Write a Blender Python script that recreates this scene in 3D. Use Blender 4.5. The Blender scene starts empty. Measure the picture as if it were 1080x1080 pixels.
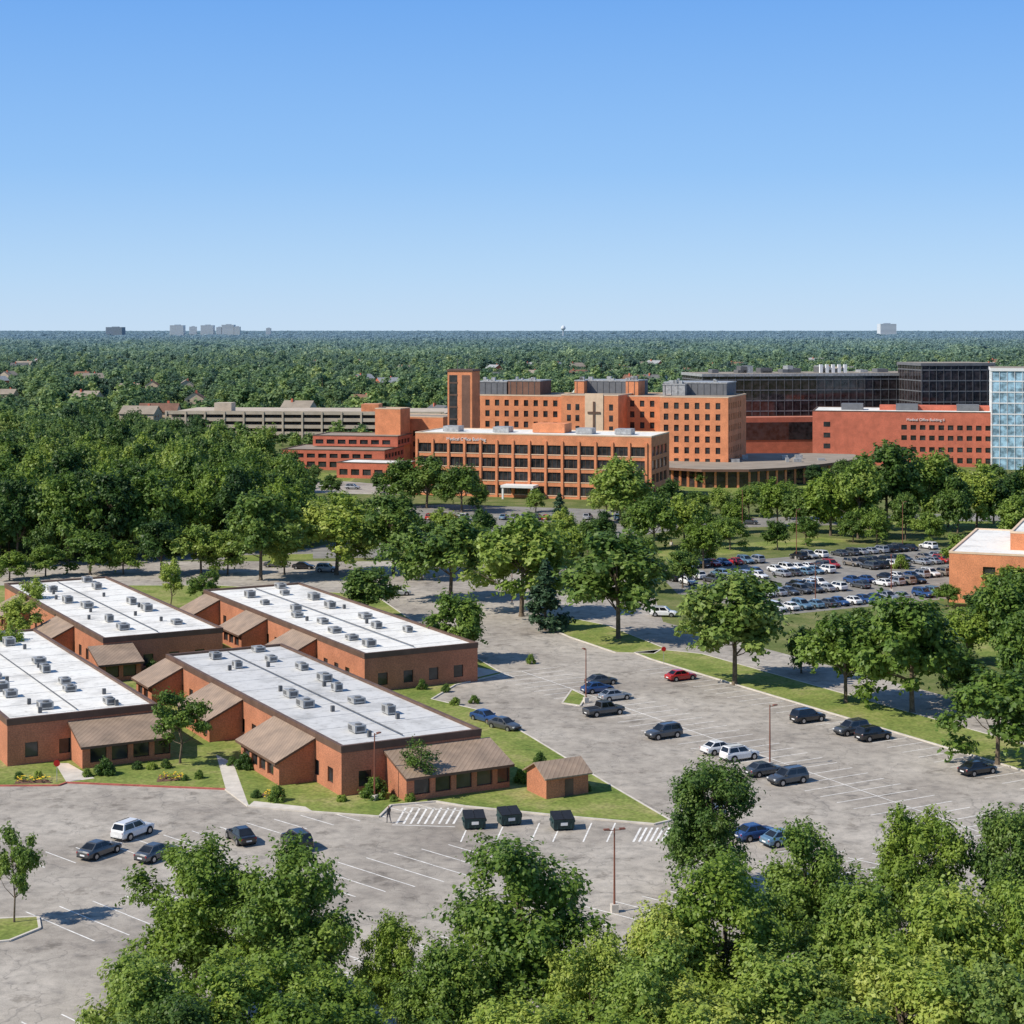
import bpy, math, random
import numpy as np
from mathutils import Vector
random.seed(7)
F=1850.0; H=50.0; CX=540.0; HY=347.0
U=(0.482,-0.876); V=(0.876,0.482)
def G(x,y,z=0.0):
    d=y-HY
    return ((x-CX)/d*(H-z), F*(H-z)/d)
def S(a,b): return (a*U[0]+b*V[0], a*U[1]+b*V[1])
scene=bpy.context.scene
col0=scene.collection
# ------------------------------------------------------------ materials
def newmat(name):
    m=bpy.data.materials.new(name); m.use_nodes=True
    nt=m.node_tree; b=nt.nodes['Principled BSDF']
    return m,nt,b
def noise(nt,scale,detail=4,rough=.55,coord='pos'):
    g=nt.nodes.new('ShaderNodeNewGeometry')
    n=nt.nodes.new('ShaderNodeTexNoise'); n.inputs['Scale'].default_value=scale
    n.inputs['Detail'].default_value=detail; n.inputs['Roughness'].default_value=rough
    nt.links.new(g.outputs['Position'],n.inputs['Vector'])
    return n
def ramp(nt,src,stops):
    r=nt.nodes.new('ShaderNodeValToRGB')
    e=r.color_ramp.elements
    e[0].position=stops[0][0]; e[0].color=(*stops[0][1],1)
    e[1].position=stops[-1][0]; e[1].color=(*stops[-1][1],1)
    for p,c in stops[1:-1]:
        k=e.new(p); k.color=(*c,1)
    nt.links.new(src,r.inputs['Fac']); return r
def mix(nt,a,b,fac,mode='MIX'):
    m=nt.nodes.new('ShaderNodeMix'); m.data_type='RGBA'; m.blend_type=mode
    for s,v in ((6,a),(7,b),(0,fac)):
        if isinstance(v,bpy.types.NodeSocket): nt.links.new(v,m.inputs[s])
        elif isinstance(v,(int,float)): m.inputs[s].default_value=v
        else: m.inputs[s].default_value=(*v,1)
    return m.outputs[2]
def simple(name,c,rough=.8,var=.18,scale=.6,metal=0,spec=.3,coat=0):
    m,nt,b=newmat(name)
    n=noise(nt,scale)
    lo=tuple(x*(1-var) for x in c); hi=tuple(min(1,x*(1+var)) for x in c)
    r=ramp(nt,n.outputs['Fac'],[(.3,lo),(.7,hi)])
    nt.links.new(r.outputs['Color'],b.inputs['Base Color'])
    b.inputs['Roughness'].default_value=rough; b.inputs['Metallic'].default_value=metal
    b.inputs['Specular IOR Level'].default_value=spec
    b.inputs['Coat Weight'].default_value=coat
    return m
def roofmat(name,c):
    m,nt,b=newmat(name)
    n=noise(nt,.16,6,.7); n2=noise(nt,1.1,6,.75)
    r=ramp(nt,n.outputs['Fac'],[(.30,tuple(x*.66 for x in c)),(.5,c),(.75,tuple(min(.85,x*1.06) for x in c))])
    r2=ramp(nt,n2.outputs['Fac'],[(.30,(.55,.54,.52)),(.44,(.92,.92,.92)),(.6,(1,1,1))])
    nt.links.new(mix(nt,r.outputs['Color'],r2.outputs['Color'],.85,'MULTIPLY'),b.inputs['Base Color'])
    b.inputs['Roughness'].default_value=.85; b.inputs['Specular IOR Level'].default_value=.2
    return m
def brickmat(name,c):
    m,nt,b=newmat(name)
    g=nt.nodes.new('ShaderNodeNewGeometry')
    n1=noise(nt,.35,3); n2=noise(nt,6,3)
    r=ramp(nt,n1.outputs['Fac'],[(.3,tuple(x*.82 for x in c)),(.7,tuple(min(1,x*1.15) for x in c))])
    r2=ramp(nt,n2.outputs['Fac'],[(.3,(.72,.72,.72)),(.7,(1.2,1.15,1.1))])
    o=mix(nt,r.outputs['Color'],r2.outputs['Color'],1.0,'MULTIPLY')
    sx=nt.nodes.new('ShaderNodeSeparateXYZ'); nt.links.new(g.outputs['Position'],sx.inputs[0])
    w=nt.nodes.new('ShaderNodeMath'); w.operation='MULTIPLY'; w.inputs[1].default_value=5.0
    nt.links.new(sx.outputs['Z'],w.inputs[0])
    fr=nt.nodes.new('ShaderNodeMath'); fr.operation='FRACT'; nt.links.new(w.outputs[0],fr.inputs[0])
    lt=nt.nodes.new('ShaderNodeMath'); lt.operation='LESS_THAN'; lt.inputs[1].default_value=.14
    nt.links.new(fr.outputs[0],lt.inputs[0])
    ml=nt.nodes.new('ShaderNodeMath'); ml.operation='MULTIPLY'; ml.inputs[1].default_value=.35
    nt.links.new(lt.outputs[0],ml.inputs[0])
    o=mix(nt,o,(.36,.29,.24),ml.outputs[0])
    nt.links.new(o,b.inputs['Base Color']); b.inputs['Roughness'].default_value=.9
    b.inputs['Specular IOR Level'].default_value=.2
    return m
def glassmat(name,c,rough=.12,var=True):
    m,nt,b=newmat(name)
    n=noise(nt,.5,2)
    r=ramp(nt,n.outputs['Fac'],[(.35,tuple(x*.5 for x in c)),(.65,tuple(x*1.6 for x in c))])
    nt.links.new(r.outputs['Color'],b.inputs['Base Color'])
    b.inputs['Roughness'].default_value=rough; b.inputs['Specular IOR Level'].default_value=.6
    return m
def asphaltmat():
    m,nt,b=newmat('weathered_asphalt')
    n1=noise(nt,.05,5,.65); n2=noise(nt,.6,5,.65); n3=noise(nt,9,3); n4=noise(nt,.28,4,.7)
    r=ramp(nt,n1.outputs['Fac'],[(.32,(.31,.275,.235)),(.5,(.42,.38,.325)),(.68,(.52,.475,.41))])
    r2=ramp(nt,n2.outputs['Fac'],[(.3,(.66,.66,.67)),(.6,(1.06,1.05,1.05))])
    o=mix(nt,r.outputs['Color'],r2.outputs['Color'],.85,'MULTIPLY')
    r4=ramp(nt,n4.outputs['Fac'],[(.35,(.55,.54,.53)),(.43,(.97,.97,.97)),(.8,(1.05,1.05,1.05))])
    o=mix(nt,o,r4.outputs['Color'],.75,'MULTIPLY')
    r3=ramp(nt,n3.outputs['Fac'],[(.3,(.82,.82,.82)),(.7,(1.13,1.13,1.13))])
    o=mix(nt,o,r3.outputs['Color'],.85,'MULTIPLY')
    # tyre-worn / oily band down each row of stalls (site axes)
    g=nt.nodes.new('ShaderNodeNewGeometry')
    nn=noise(nt,.3,3)
    ad=nt.nodes.new('ShaderNodeVectorMath'); ad.operation='MULTIPLY_ADD'
    nt.links.new(nn.outputs['Color'],ad.inputs[0]); ad.inputs[1].default_value=(5,5,0)
    nt.links.new(g.outputs['Position'],ad.inputs[2])
    for sc,wd,am in ((.11,.010,.45),(.37,.016,.30)):
        v=nt.nodes.new('ShaderNodeTexVoronoi'); v.feature='DISTANCE_TO_EDGE'; v.inputs['Scale'].default_value=sc
        nt.links.new(ad.outputs[0],v.inputs['Vector'])
        mr=nt.nodes.new('ShaderNodeMapRange'); mr.inputs['From Max'].default_value=wd
        mr.inputs['To Min'].default_value=am; mr.inputs['To Max'].default_value=0
        nt.links.new(v.outputs['Distance'],mr.inputs['Value'])
        o=mix(nt,o,(.12,.115,.11),mr.outputs[0])
    v=nt.nodes.new('ShaderNodeTexVoronoi'); v.inputs['Scale'].default_value=.42; nt.links.new(g.outputs['Position'],v.inputs['Vector'])
    mr=nt.nodes.new('ShaderNodeMapRange'); mr.inputs['From Min'].default_value=.05; mr.inputs['From Max'].default_value=.26; mr.inputs['To Min'].default_value=.4; mr.inputs['To Max'].default_value=0
    nt.links.new(v.outputs['Distance'],mr.inputs['Value']); o=mix(nt,o,(.16,.15,.14),mr.outputs[0])
    nt.links.new(o,b.inputs['Base Color']); b.inputs['Roughness'].default_value=.92
    b.inputs['Specular IOR Level'].default_value=.2
    return m
def grassmat(name,a,bc,cc):
    m,nt,b=newmat(name)
    n1=noise(nt,.13,7,.75); n2=noise(nt,2.5,4)
    r=ramp(nt,n1.outputs['Fac'],[(.34,a),(.5,bc),(.64,cc)])
    r2=ramp(nt,n2.outputs['Fac'],[(.3,(.66,.66,.66)),(.7,(1.25,1.25,1.2))])
    o=mix(nt,r.outputs['Color'],r2.outputs['Color'],1.0,'MULTIPLY')
    nt.links.new(o,b.inputs['Base Color']); b.inputs['Roughness'].default_value=1
    b.inputs['Specular IOR Level'].default_value=.1
    return m
def leafmat(name,stops,trans=.36):
    m,nt,b=newmat(name)
    at=nt.nodes.new('ShaderNodeAttribute'); at.attribute_name='tint'
    oi=nt.nodes.new('ShaderNodeObjectInfo')
    md=nt.nodes.new('ShaderNodeMath'); md.operation='MULTIPLY_ADD'; md.inputs[1].default_value=.46
    nt.links.new(oi.outputs['Random'],md.inputs[0])
    m2=nt.nodes.new('ShaderNodeMath'); m2.operation='MULTIPLY'; m2.inputs[1].default_value=.54
    nt.links.new(at.outputs['Fac'],m2.inputs[0]); nt.links.new(m2.outputs[0],md.inputs[2])
    # stand-to-stand species variation
    ns=noise(nt,.012,4,.65); ms_=nt.nodes.new('ShaderNodeMath'); ms_.operation='MULTIPLY_ADD'; ms_.inputs[1].default_value=1.1; ms_.inputs[2].default_value=-.55
    nt.links.new(ns.outputs['Fac'],ms_.inputs[0])
    ad=nt.nodes.new('ShaderNodeMath'); ad.operation='ADD'; nt.links.new(md.outputs[0],ad.inputs[0]); nt.links.new(ms_.outputs[0],ad.inputs[1])
    r=ramp(nt,ad.outputs[0],stops)
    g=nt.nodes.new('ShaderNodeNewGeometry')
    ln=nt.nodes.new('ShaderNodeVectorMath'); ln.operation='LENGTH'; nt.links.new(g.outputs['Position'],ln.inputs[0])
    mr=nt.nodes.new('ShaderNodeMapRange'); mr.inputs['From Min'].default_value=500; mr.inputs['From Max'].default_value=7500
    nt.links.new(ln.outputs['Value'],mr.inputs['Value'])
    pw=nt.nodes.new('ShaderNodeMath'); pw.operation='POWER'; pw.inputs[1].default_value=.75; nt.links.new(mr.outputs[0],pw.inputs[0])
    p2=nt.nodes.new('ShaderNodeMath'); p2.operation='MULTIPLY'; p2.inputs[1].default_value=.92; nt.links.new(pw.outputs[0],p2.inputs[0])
    o=mix(nt,r.outputs['Color'],(.27,.40,.50),p2.outputs[0])  # aerial haze painted into the leaf colour, bluer with distance from origin
    nt.links.new(o,b.inputs['Base Color']); b.inputs['Roughness'].default_value=.5
    b.inputs['Specular IOR Level'].default_value=.35
    tr=nt.nodes.new('ShaderNodeBsdfTranslucent'); nt.links.new(o,tr.inputs['Color'])
    ms=nt.nodes.new('ShaderNodeMixShader'); ms.inputs[0].default_value=trans
    nt.links.new(b.outputs[0],ms.inputs[1]); nt.links.new(tr.outputs[0],ms.inputs[2])
    nt.links.new(ms.outputs[0],nt.nodes['Material Output'].inputs['Surface'])
    return m
M={}
M['asphalt']=asphaltmat()
M['road']=simple('road_asphalt',(.25,.235,.21),.9,.25,.3)
M['paint']=simple('white_line_paint',(.76,.74,.70),.8,.25,1.5)
M['grass']=grassmat('lawn_grass',(.12,.18,.04),(.22,.26,.07),(.33,.31,.13))
M['ground']=grassmat('ground_grass',(.09,.13,.035),(.15,.175,.06),(.23,.22,.10))
M['conc']=simple('concrete',(.60,.55,.48),.9,.15,.8)
M['kerbred']=simple('red_kerb_paint',(.45,.13,.10),.8,.3,1)
M['mulch']=simple('bark_mulch',(.16,.09,.06),1,.4,2)
M['brick']=brickmat('brown_brick',(.50,.205,.115))
M['brick2']=brickmat('orange_brick',(.74,.29,.14))
M['brick3']=brickmat('red_brick',(.60,.17,.105))
M['brickdk']=brickmat('dark_brick',(.20,.11,.08))
M['tanpanel']=simple('tan_panel',(.72,.54,.38),.8,.1)
M['fascia']=simple('brown_metal_fascia',(.14,.085,.06),.6,.2)
M['memb']=roofmat('white_roof_membrane',(.82,.80,.75))
M['membg']=roofmat('grey_roof_membrane',(.62,.615,.60))
M['tanroof']=simple('tan_gravel_roof',(.30,.255,.205),.95,.15,.2)
M['hvac']=simple('galvanised_metal',(.42,.42,.41),.5,.3,1.2,.3)
M['hvacd']=simple('grey_vent_metal',(.13,.13,.13),.6,.3,1.2)
M['glass']=glassmat('dark_window_glass',(.035,.036,.038))
M['glassbr']=glassmat('bronze_glass',(.035,.028,.03),.06)
M['glassbl']=glassmat('blue_glass',(.27,.42,.52),.1)
M['white']=simple('white_paint',(.78,.78,.77),.6,.05)
M['grey']=simple('grey_panel',(.15,.155,.165),.7,.15,.5)
M['beige']=simple('beige_precast',(.50,.42,.33),.85,.15,.3)
M['bark']=simple('tree_bark',(.15,.115,.08),.95,.4,3)
M['rust']=simple('brown_pole_metal',(.22,.085,.055),.6,.2,2)
M['dump']=simple('green_dumpster_steel',(.03,.06,.06),.5,.3,2)
M['blackp']=simple('black_plastic',(.02,.02,.022),.5,.2,3)
M['tyre']=simple('tyre_rubber',(.018,.018,.018),.9,.2,3)
M['rim']=simple('alloy_rim',(.45,.45,.46),.35,.1,3,.8)
M['carglass']=glassmat('car_window_glass',(.012,.014,.017),.05)
M['lamp']=simple('clear_light_lens',(.65,.66,.66),.2,.05,3)
M['tail']=simple('red_light_lens',(.35,.015,.012),.25,.1,3)
M['yellow']=simple('yellow_flowers',(.65,.45,.04),.9,.3,5)
G1=[(.05,(.05,.10,.018)),(.35,(.13,.22,.035)),(.68,(.25,.35,.06)),(.98,(.42,.48,.12))]
G2=[(.05,(.03,.07,.018)),(.38,(.08,.155,.03)),(.7,(.17,.26,.05)),(.98,(.32,.40,.10))]
G3=[(.05,(.09,.16,.022)),(.35,(.20,.30,.04)),(.68,(.34,.43,.075)),(.98,(.50,.54,.13))]
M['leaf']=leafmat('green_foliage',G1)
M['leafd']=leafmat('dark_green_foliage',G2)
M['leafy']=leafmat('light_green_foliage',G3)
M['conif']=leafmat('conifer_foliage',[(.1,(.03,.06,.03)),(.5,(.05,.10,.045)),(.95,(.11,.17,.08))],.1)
def seam():
    m,nt,b=newmat('brown_standing_seam_roof')
    g=nt.nodes.new('ShaderNodeNewGeometry')
    d=nt.nodes.new('ShaderNodeVectorMath'); d.operation='DOT_PRODUCT'; d.inputs[1].default_value=(V[0]+U[0],V[1]+U[1],0)
    nt.links.new(g.outputs['Position'],d.inputs[0])
    w=nt.nodes.new('ShaderNodeMath'); w.operation='MULTIPLY'; w.inputs[1].default_value=1.6
    nt.links.new(d.outputs['Value'],w.inputs[0])
    f=nt.nodes.new('ShaderNodeMath'); f.operation='FRACT'; nt.links.new(w.outputs[0],f.inputs[0])
    r=ramp(nt,f.outputs[0],[(.0,(.17,.12,.085)),(.14,(.31,.225,.16)),(.9,(.36,.27,.195))])
    n=noise(nt,.5,4); r2=ramp(nt,n.outputs['Fac'],[(.3,(.75,.75,.75)),(.7,(1.2,1.17,1.15))])
    nt.links.new(mix(nt,r.outputs['Color'],r2.outputs['Color'],1.,'MULTIPLY'),b.inputs['Base Color'])
    b.inputs['Roughness'].default_value=.6
    return m
M['seam']=seam()
# ------------------------------------------------------------ mesh builder
class MB:
    def __init__(s): s.v=[]; s.f=[]; s.m=[]; s.mats=[]
    def mi(s,k):
        if k not in s.mats: s.mats.append(k)
        return s.mats.index(k)
    def add(s,vs,fs,mat):
        o=len(s.v); s.v+= [tuple(x) for x in vs]; k=s.mi(mat)
        for f in fs: s.f.append(tuple(i+o for i in f)); s.m.append(k)
    def quad(s,a,b,c,d,mat): s.add([a,b,c,d],[(0,1,2,3)],mat)
    def prism(s,poly,z0,z1,mat,top=None,bottom=False):
        n=len(poly)
        ar=sum(poly[i][0]*poly[(i+1)%n][1]-poly[(i+1)%n][0]*poly[i][1] for i in range(n))
        if ar<0: poly=poly[::-1]
        vs=[(p[0],p[1],z0) for p in poly]+[(p[0],p[1],z1) for p in poly]
        s.add(vs,[(i,(i+1)%n,n+(i+1)%n,n+i) for i in range(n)],mat)
        s.add(vs[n:],[tuple(range(n))],top or mat)
        if bottom: s.add(vs[:n],[tuple(range(n))[::-1]],mat)
    def box(s,o,e1,e2,a0,a1,b0,b1,z0,z1,mat,top=None):
        P=lambda a,b:(o[0]+a*e1[0]+b*e2[0], o[1]+a*e1[1]+b*e2[1])
        s.prism([P(a0,b0),P(a1,b0),P(a1,b1),P(a0,b1)],z0,z1,mat,top,True)
    def facade(s,p0,p1,z0,z1,sw,zw,wall,glass,depth=.25,filt=None):
        dx,dy=p1[0]-p0[0],p1[1]-p0[1]; L=math.hypot(dx,dy); dx/=L; dy/=L
        nx,ny=dy,-dx
        sb=sorted(set([0,L]+[x for w in sw for x in w if 0<x<L])); zb=sorted(set([z0,z1]+[x for w in zw for x in w if z0<x<z1]))
        P=lambda a,z,d=0:(p0[0]+dx*a-nx*d,p0[1]+dy*a-ny*d,z)
        for i in range(len(sb)-1):
            a,b=sb[i],sb[i+1]; ma=(a+b)/2
            ws=[k for k,w in enumerate(sw) if w[0]<ma<w[1]]
            for j in range(len(zb)-1):
                c,e=zb[j],zb[j+1]; mc=(c+e)/2
                wz=[k for k,w in enumerate(zw) if w[0]<mc<w[1]]
                if ws and wz and (filt is None or filt(ws[0],wz[0])):
                    s.quad(P(a,c,depth),P(b,c,depth),P(b,e,depth),P(a,e,depth),glass)
                    s.quad(P(a,c),P(b,c),P(b,c,depth),P(a,c,depth),wall)
                    s.quad(P(a,e,depth),P(b,e,depth),P(b,e),P(a,e),wall)
                    s.quad(P(a,c),P(a,c,depth),P(a,e,depth),P(a,e),wall)
                    s.quad(P(b,c,depth),P(b,c),P(b,e),P(b,e,depth),wall)
                else:
                    s.quad(P(a,c),P(b,c),P(b,e),P(a,e),wall)
    def build(s,name,parent=None,smooth=False,link=True):
        me=bpy.data.meshes.new(name); me.from_pydata(s.v,[],s.f)
        for k in s.mats: me.materials.append(M[k] if isinstance(k,str) else k)
        me.polygons.foreach_set('material_index',s.m)
        if smooth: me.polygons.foreach_set('use_smooth',[True]*len(s.f))
        me.update()
        if not link: return me
        ob=bpy.data.objects.new(name,me); col0.objects.link(ob)
        if parent: ob.parent=parent
        return ob
def empty(name,loc=(0,0,0)):
    e=bpy.data.objects.new(name,None); e.location=loc; e.empty_display_size=1; col0.objects.link(e); return e
def inst(name,me,loc,rot=0,sc=1):
    ob=bpy.data.objects.new(name,me); ob.location=loc; ob.rotation_euler=(0,0,rot)
    ob.scale=(sc,sc,sc) if isinstance(sc,(int,float)) else sc
    col0.objects.link(ob); return ob
# ------------------------------------------------------------ ground
mb=MB(); R=45000
mb.quad((-R,-2000,0),(R,-2000,0),(R,R,0),(-R,R,0),'ground'); mb.build('ground')
def sheet(name,poly,z,mat):
    mb=MB(); n=len(poly)
    ar=sum(poly[i][0]*poly[(i+1)%n][1]-poly[(i+1)%n][0]*poly[i][1] for i in range(n))
    if ar<0: poly=poly[::-1]
    mb.add([(p[0],p[1],z) for p in poly],[tuple(range(n))],mat); return mb.build(name)
lot=[(-140,60),(140,60),S(-60,160),S(-120,167),S(-250,167),G(690,628),G(640,600),G(560,592),G(-200,592)]
sheet('parking_lot_pavement',lot,.004,'asphalt')
def island(name,poly,kerb='conc',top='grass',h=.12,red=None):
    mb=MB(); mb.prism(poly,0,h,kerb,top)
    n=len(poly)
    for i in range(n):
        a,b=poly[i],poly[(i+1)%n]; L=math.hypot(b[0]-a[0],b[1]-a[1])
        if L<.3: continue
        e=((b[0]-a[0])/L,(b[1]-a[1])/L); q=(-e[1],e[0])
        mb.box(a,e,q,0,L,-.12,.12,0,h+.03+.003*(i%3),'kerbred' if red and i in red else kerb)
    return mb.build(name)
def P(l): return [G(*q) for q in l]
campus=P([(-120,830),(62,829),(70,826),(238,833),(262,851),(330,857),(400,862),(412,850),(460,846),(490,851),(600,862),(690,870),(707,866),(637,825),(560,778),(515,752),(455,738),(480,723),(530,711),(505,696),(430,652),(395,628),(230,618),(-150,618)])
island('campus_lawn',campus,red=[0,1,2])
island('verge_lawn',[S(-228,147),S(-222,146.3),S(-110,146.3),S(-110,155.5),S(-222,155.5),S(-228,152)])
island('verge_lawn',P([(565,656),(600,652),(640,660),(700,684),(690,690),(650,689),(600,672)]))
island('parking_island',P([(593,742),(603,728),(618,735),(612,745)]))
island('verge_lawn',P([(-40,972),(40,968),(42,980),(10,993),(-40,998)]))
up=[S(-308,203),S(-308,280),S(-246,264),S(-246,189),S(-275,187)]
sheet('parking_lot_pavement',up,.004,'road')
sheet('road',P([(430,560),(640,556),(700,548),(1100,540),(1100,548),(720,558),(640,570),(430,572)]),.008,'road')
sheet('parking_lot_pavement',P([(300,540),(470,532),(660,538),(660,556),(300,566)]),.005,'road')
sheet('road',P([(330,505),(420,512),(425,522),(330,520)]),.006,'asphalt')
sheet('road',P([(120,592),(400,588),(480,560),(400,560),(330,578),(120,583)]),.006,'road')
for q in ([(690,582),(860,566),(905,570),(700,592)],[(330,498),(380,500),(370,508),(320,506)],[(240,586),(330,584),(330,590),(235,592)],[(900,545),(1080,552),(1080,562),(930,560)],[(1010,640),(1100,650),(1100,720),(1030,690)],[(700,500),(900,500),(900,520),(700,520)]):
    sheet('lawn',P(q),.010,'grass')
for q in ([(238,833),(262,850),(246,806),(228,797)],[(70,826),(100,822),(72,806),(58,806)],[(262,851),(330,857),(322,852),(268,846)],[(480,712),(500,716),(530,709),(500,704)]):
    sheet('footpath',P(q),.128,'conc')
mk=MB()
def line(p,q,w=.13,z=.010):
    L=math.hypot(q[0]-p[0],q[1]-p[1]); e=((q[0]-p[0])/L*1,(q[1]-p[1])/L); n=(-e[1]*w/2,e[0]*w/2)
    mk.quad((p[0]-n[0],p[1]-n[1],z),(q[0]-n[0],q[1]-n[1],z),(q[0]+n[0],q[1]+n[1],z),(p[0]+n[0],p[1]+n[1],z),'paint')
a=-216
while a<-118: line(S(a,140.3),S(a,145.8)); a+=2.7
a=-224
while a<-128:
    line(S(a,119.3),S(a,130.4),.13); a+=2.7
line(S(-224,124.8),S(-129,124.8),.13,.0125)
a=-140
while a<-90: line(S(a,103),S(a,109)); a+=2.7
for k in range(10): line(S(-231+k*.9,118+k*.1),S(-229+k*.9,122),.2)
b=44
while b<112:
    if not(98<b<100): line(S(-130,b),S(-124.5,b+2.2))
    b+=2.9
b=36
while b<80:
    line(S(-168.5,b),S(-163.6,b+1.6)); line(S(-152,b),S(-147,b+1.6)); line(S(-146.9,b+1.6),S(-142,b+3.2)); b+=2.9
b=30
while b<72:
    line(S(-128,b),S(-123,b+1.6)); line(S(-122.9,b+1.6),S(-118,b+3.2)); b+=2.9
def pxl(a,b,w=.15): line(G(*a),G(*b),w)
for k in range(9): pxl((418+k*7.5,869),(428+k*7.5,852),.22)
pxl((414,870),(480,872)); pxl((424,851),(486,855))
for x in (486,523,560,583,615,640): pxl((x,888),(x+9,868))
for k in range(7): pxl((668+k*6,888-k*.2),(676+k*6,873),.22)
mk.build('pavement_markings')
# ------------------------------------------------------------ campus office buildings
def campus_building(L,lu,lv,h,roofm,bumpsL,bumpsF,seed,bumpsN=()):
    rnd=random.Random(seed)
    e=empty('brick_office_building')
    Q=lambda a,b:(L[0]+a*U[0]+b*V[0],L[1]+a*U[1]+b*V[1])
    c=[Q(0,0),Q(lu,0),Q(lu,lv),Q(0,lv)]
    w=MB()
    for i in range(4):
        p,q=c[i],c[(i+1)%4]; LL=math.hypot(q[0]-p[0],q[1]-p[1])
        sw=[];s=2.0
        while s+2<LL-1: sw.append((s,s+1.5)); s+=3.9
        w.facade(p,q,0,h,sw,[(.9,2.6)],'brick','glass',.2)
    w.build('walls',e)
    f=MB()
    t=.35
    f.box(L,U,V,-.08,lu+.08,-.08,t,h,h+.42,'fascia'); f.box(L,U,V,-.08,lu+.08,lv-t,lv+.08,h,h+.42,'fascia')
    f.box(L,U,V,-.08,t,t,lv-t,h,h+.42,'fascia'); f.box(L,U,V,lu-t,lu+.08,t,lv-t,h,h+.42,'fascia')
    f.box(L,U,V,-.05,lu+.05,-.05,lv+.05,h-.35,h-.003,'fascia')
    f.build('parapet',e)
    r=MB(); r.box(L,U,V,t,lu-t,t,lv-t,h,h+.12,roofm)
    s=3
    while s<lu-2:
        r.box(L,U,V,s,s+.09,t,lv-t,h+.12,h+.135,'hvac'); s+=6
    r.build('roof',e)
    k=MB()
    a=4
    while a<lu-3:
        for bb in (lv*.27,lv*.68):
            if rnd.random()<.82:
                aa=a+rnd.uniform(-1.5,1.5); b0=bb+rnd.uniform(-1.4,1.4); x=rnd.uniform(.7,1.2); y=rnd.uniform(.5,.8); hh=rnd.uniform(.7,1.15)
                z=h+.12
                k.box(L,U,V,aa-x,aa+x,b0-y,b0+y,z+.12,z+hh,'hvac'); k.box(L,U,V,aa-x*.85,aa+x*.85,b0-y*.8,b0+y*.8,z,z+.12,'hvacd')
                ctr=Q(aa+x*.4,b0); n=10
                k.prism([(ctr[0]+.38*math.cos(t2*2*math.pi/n),ctr[1]+.38*math.sin(t2*2*math.pi/n)) for t2 in range(n)],z+hh,z+hh+.1,'hvacd')
                k.box(L,U,V,aa-x*.8,aa+x*.1,b0-y-.03,b0-y,z+.3,z+hh-.15,'hvacd')
                k.box(L,U,V,aa+x+.003,aa+x+.04,b0-y*.7,b0+y*.7,z+.3,z+hh-.15,'hvacd')
                if rnd.random()<.5: k.box(L,U,V,aa-x-.8,aa-x-.003,b0-.3,b0+.3,z,z+hh*.6,'hvac')
            if rnd.random()<.5:
                aa=a+rnd.uniform(2,4); b0=bb+rnd.uniform(-2,2); k.box(L,U,V,aa-.2,aa+.2,b0-.2,b0+.2,h+.12,h+.8,'hvacd')
        a+=7.2
    k.box(L,U,V,2,lu-2,lv*.48,lv*.48+.1,h+.3,h+.4,'hvacd')
    k.build('rooftop_units',e)
    def bay(o,ea,eo,a0,a1,d,zt,zl,name):
        m=MB()
        pt=lambda a,o2,z:(o[0]+a*ea[0]+o2*eo[0],o[1]+a*ea[1]+o2*eo[1],z)
        q=[pt(a1,.0,0)[:2],pt(a1,d,0)[:2],pt(a0,d,0)[:2],pt(a0,0,0)[:2]]
        ar=(q[1][0]-q[0][0])*(q[2][1]-q[1][1])-(q[1][1]-q[0][1])*(q[2][0]-q[1][0])
        if ar<0: q=[q[3],q[2],q[1],q[0]]
        LL=a1-a0; sw=[];s=.9
        while s+1.5<LL: sw.append((s,s+1.9)); s+=2.5
        for i in range(3):
            if i==1: m.facade(q[1],q[2],0,zl,sw,[(.7,2.3)],'brick','glass',.25)
            else: m.facade(q[i],q[i+1],0,zl,[],[],'brick','glass')
        for aa in (a0,a1):
            tri=[pt(aa,0,zl),pt(aa,d,zl),pt(aa,0,zt-.05)]
            m.add(tri,[(0,1,2)],'brick')
        oh=.6; sl=(zt-zl)/d
        A=[pt(a0-oh*.5,.06,zt),pt(a1+oh*.5,.06,zt),pt(a1+oh*.5,d+oh,zl-sl*oh),pt(a0-oh*.5,d+oh,zl-sl*oh)]
        B=[(x,y,z-.28) for x,y,z in A]
        m.add(A+B,[(0,1,2,3),(7,6,5,4)],'seam')
        m.add(A+B,[(0,4,5,1),(1,5,6,2),(2,6,7,3),(3,7,4,0)],'fascia')
        m.build(name,e)
    nv=(-V[0],-V[1])
    for a0,a1 in bumpsL: bay(Q(0,0),U,nv,a0,a1,4.2,h-.15,3.0,'sloped_roof_bay')
    for b0,b1 in bumpsF: bay(Q(lu,0),V,U,b0,b1,5.2,h-.6,2.9,'sloped_roof_bay')
    return e
Cl=(-47.3,240.0); campus_building(Cl,60.4,16.8,5.1,'membg',[(0,7),(19,30),(41,53)],[(5.2,17.6)],1)
Bl=(-52.6,299.4); campus_building(Bl,67.2,17.5,5.1,'memb',[(1,8),(21,30),(41,50)],[],2)
Ar=(-43.1,261.3); Af=(Ar[0]-18*V[0],Ar[1]-18*V[1]); Al=(Af[0]-62*U[0],Af[1]-62*U[1])
campus_building(Al,62,18,5.1,'memb',[(10,18),(36,46)],[(-2,4)],3)
Dr=(-42.2,208.4); Df=(Dr[0]-17.5*V[0],Dr[1]-17.5*V[1]); Dl=(Df[0]-59.4*U[0],Df[1]-59.4*U[1])
campus_building(Dl,59.4,17.5,5.1,'memb',[(10,20),(36,46)],[(7.2,17.5)],4)
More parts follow.
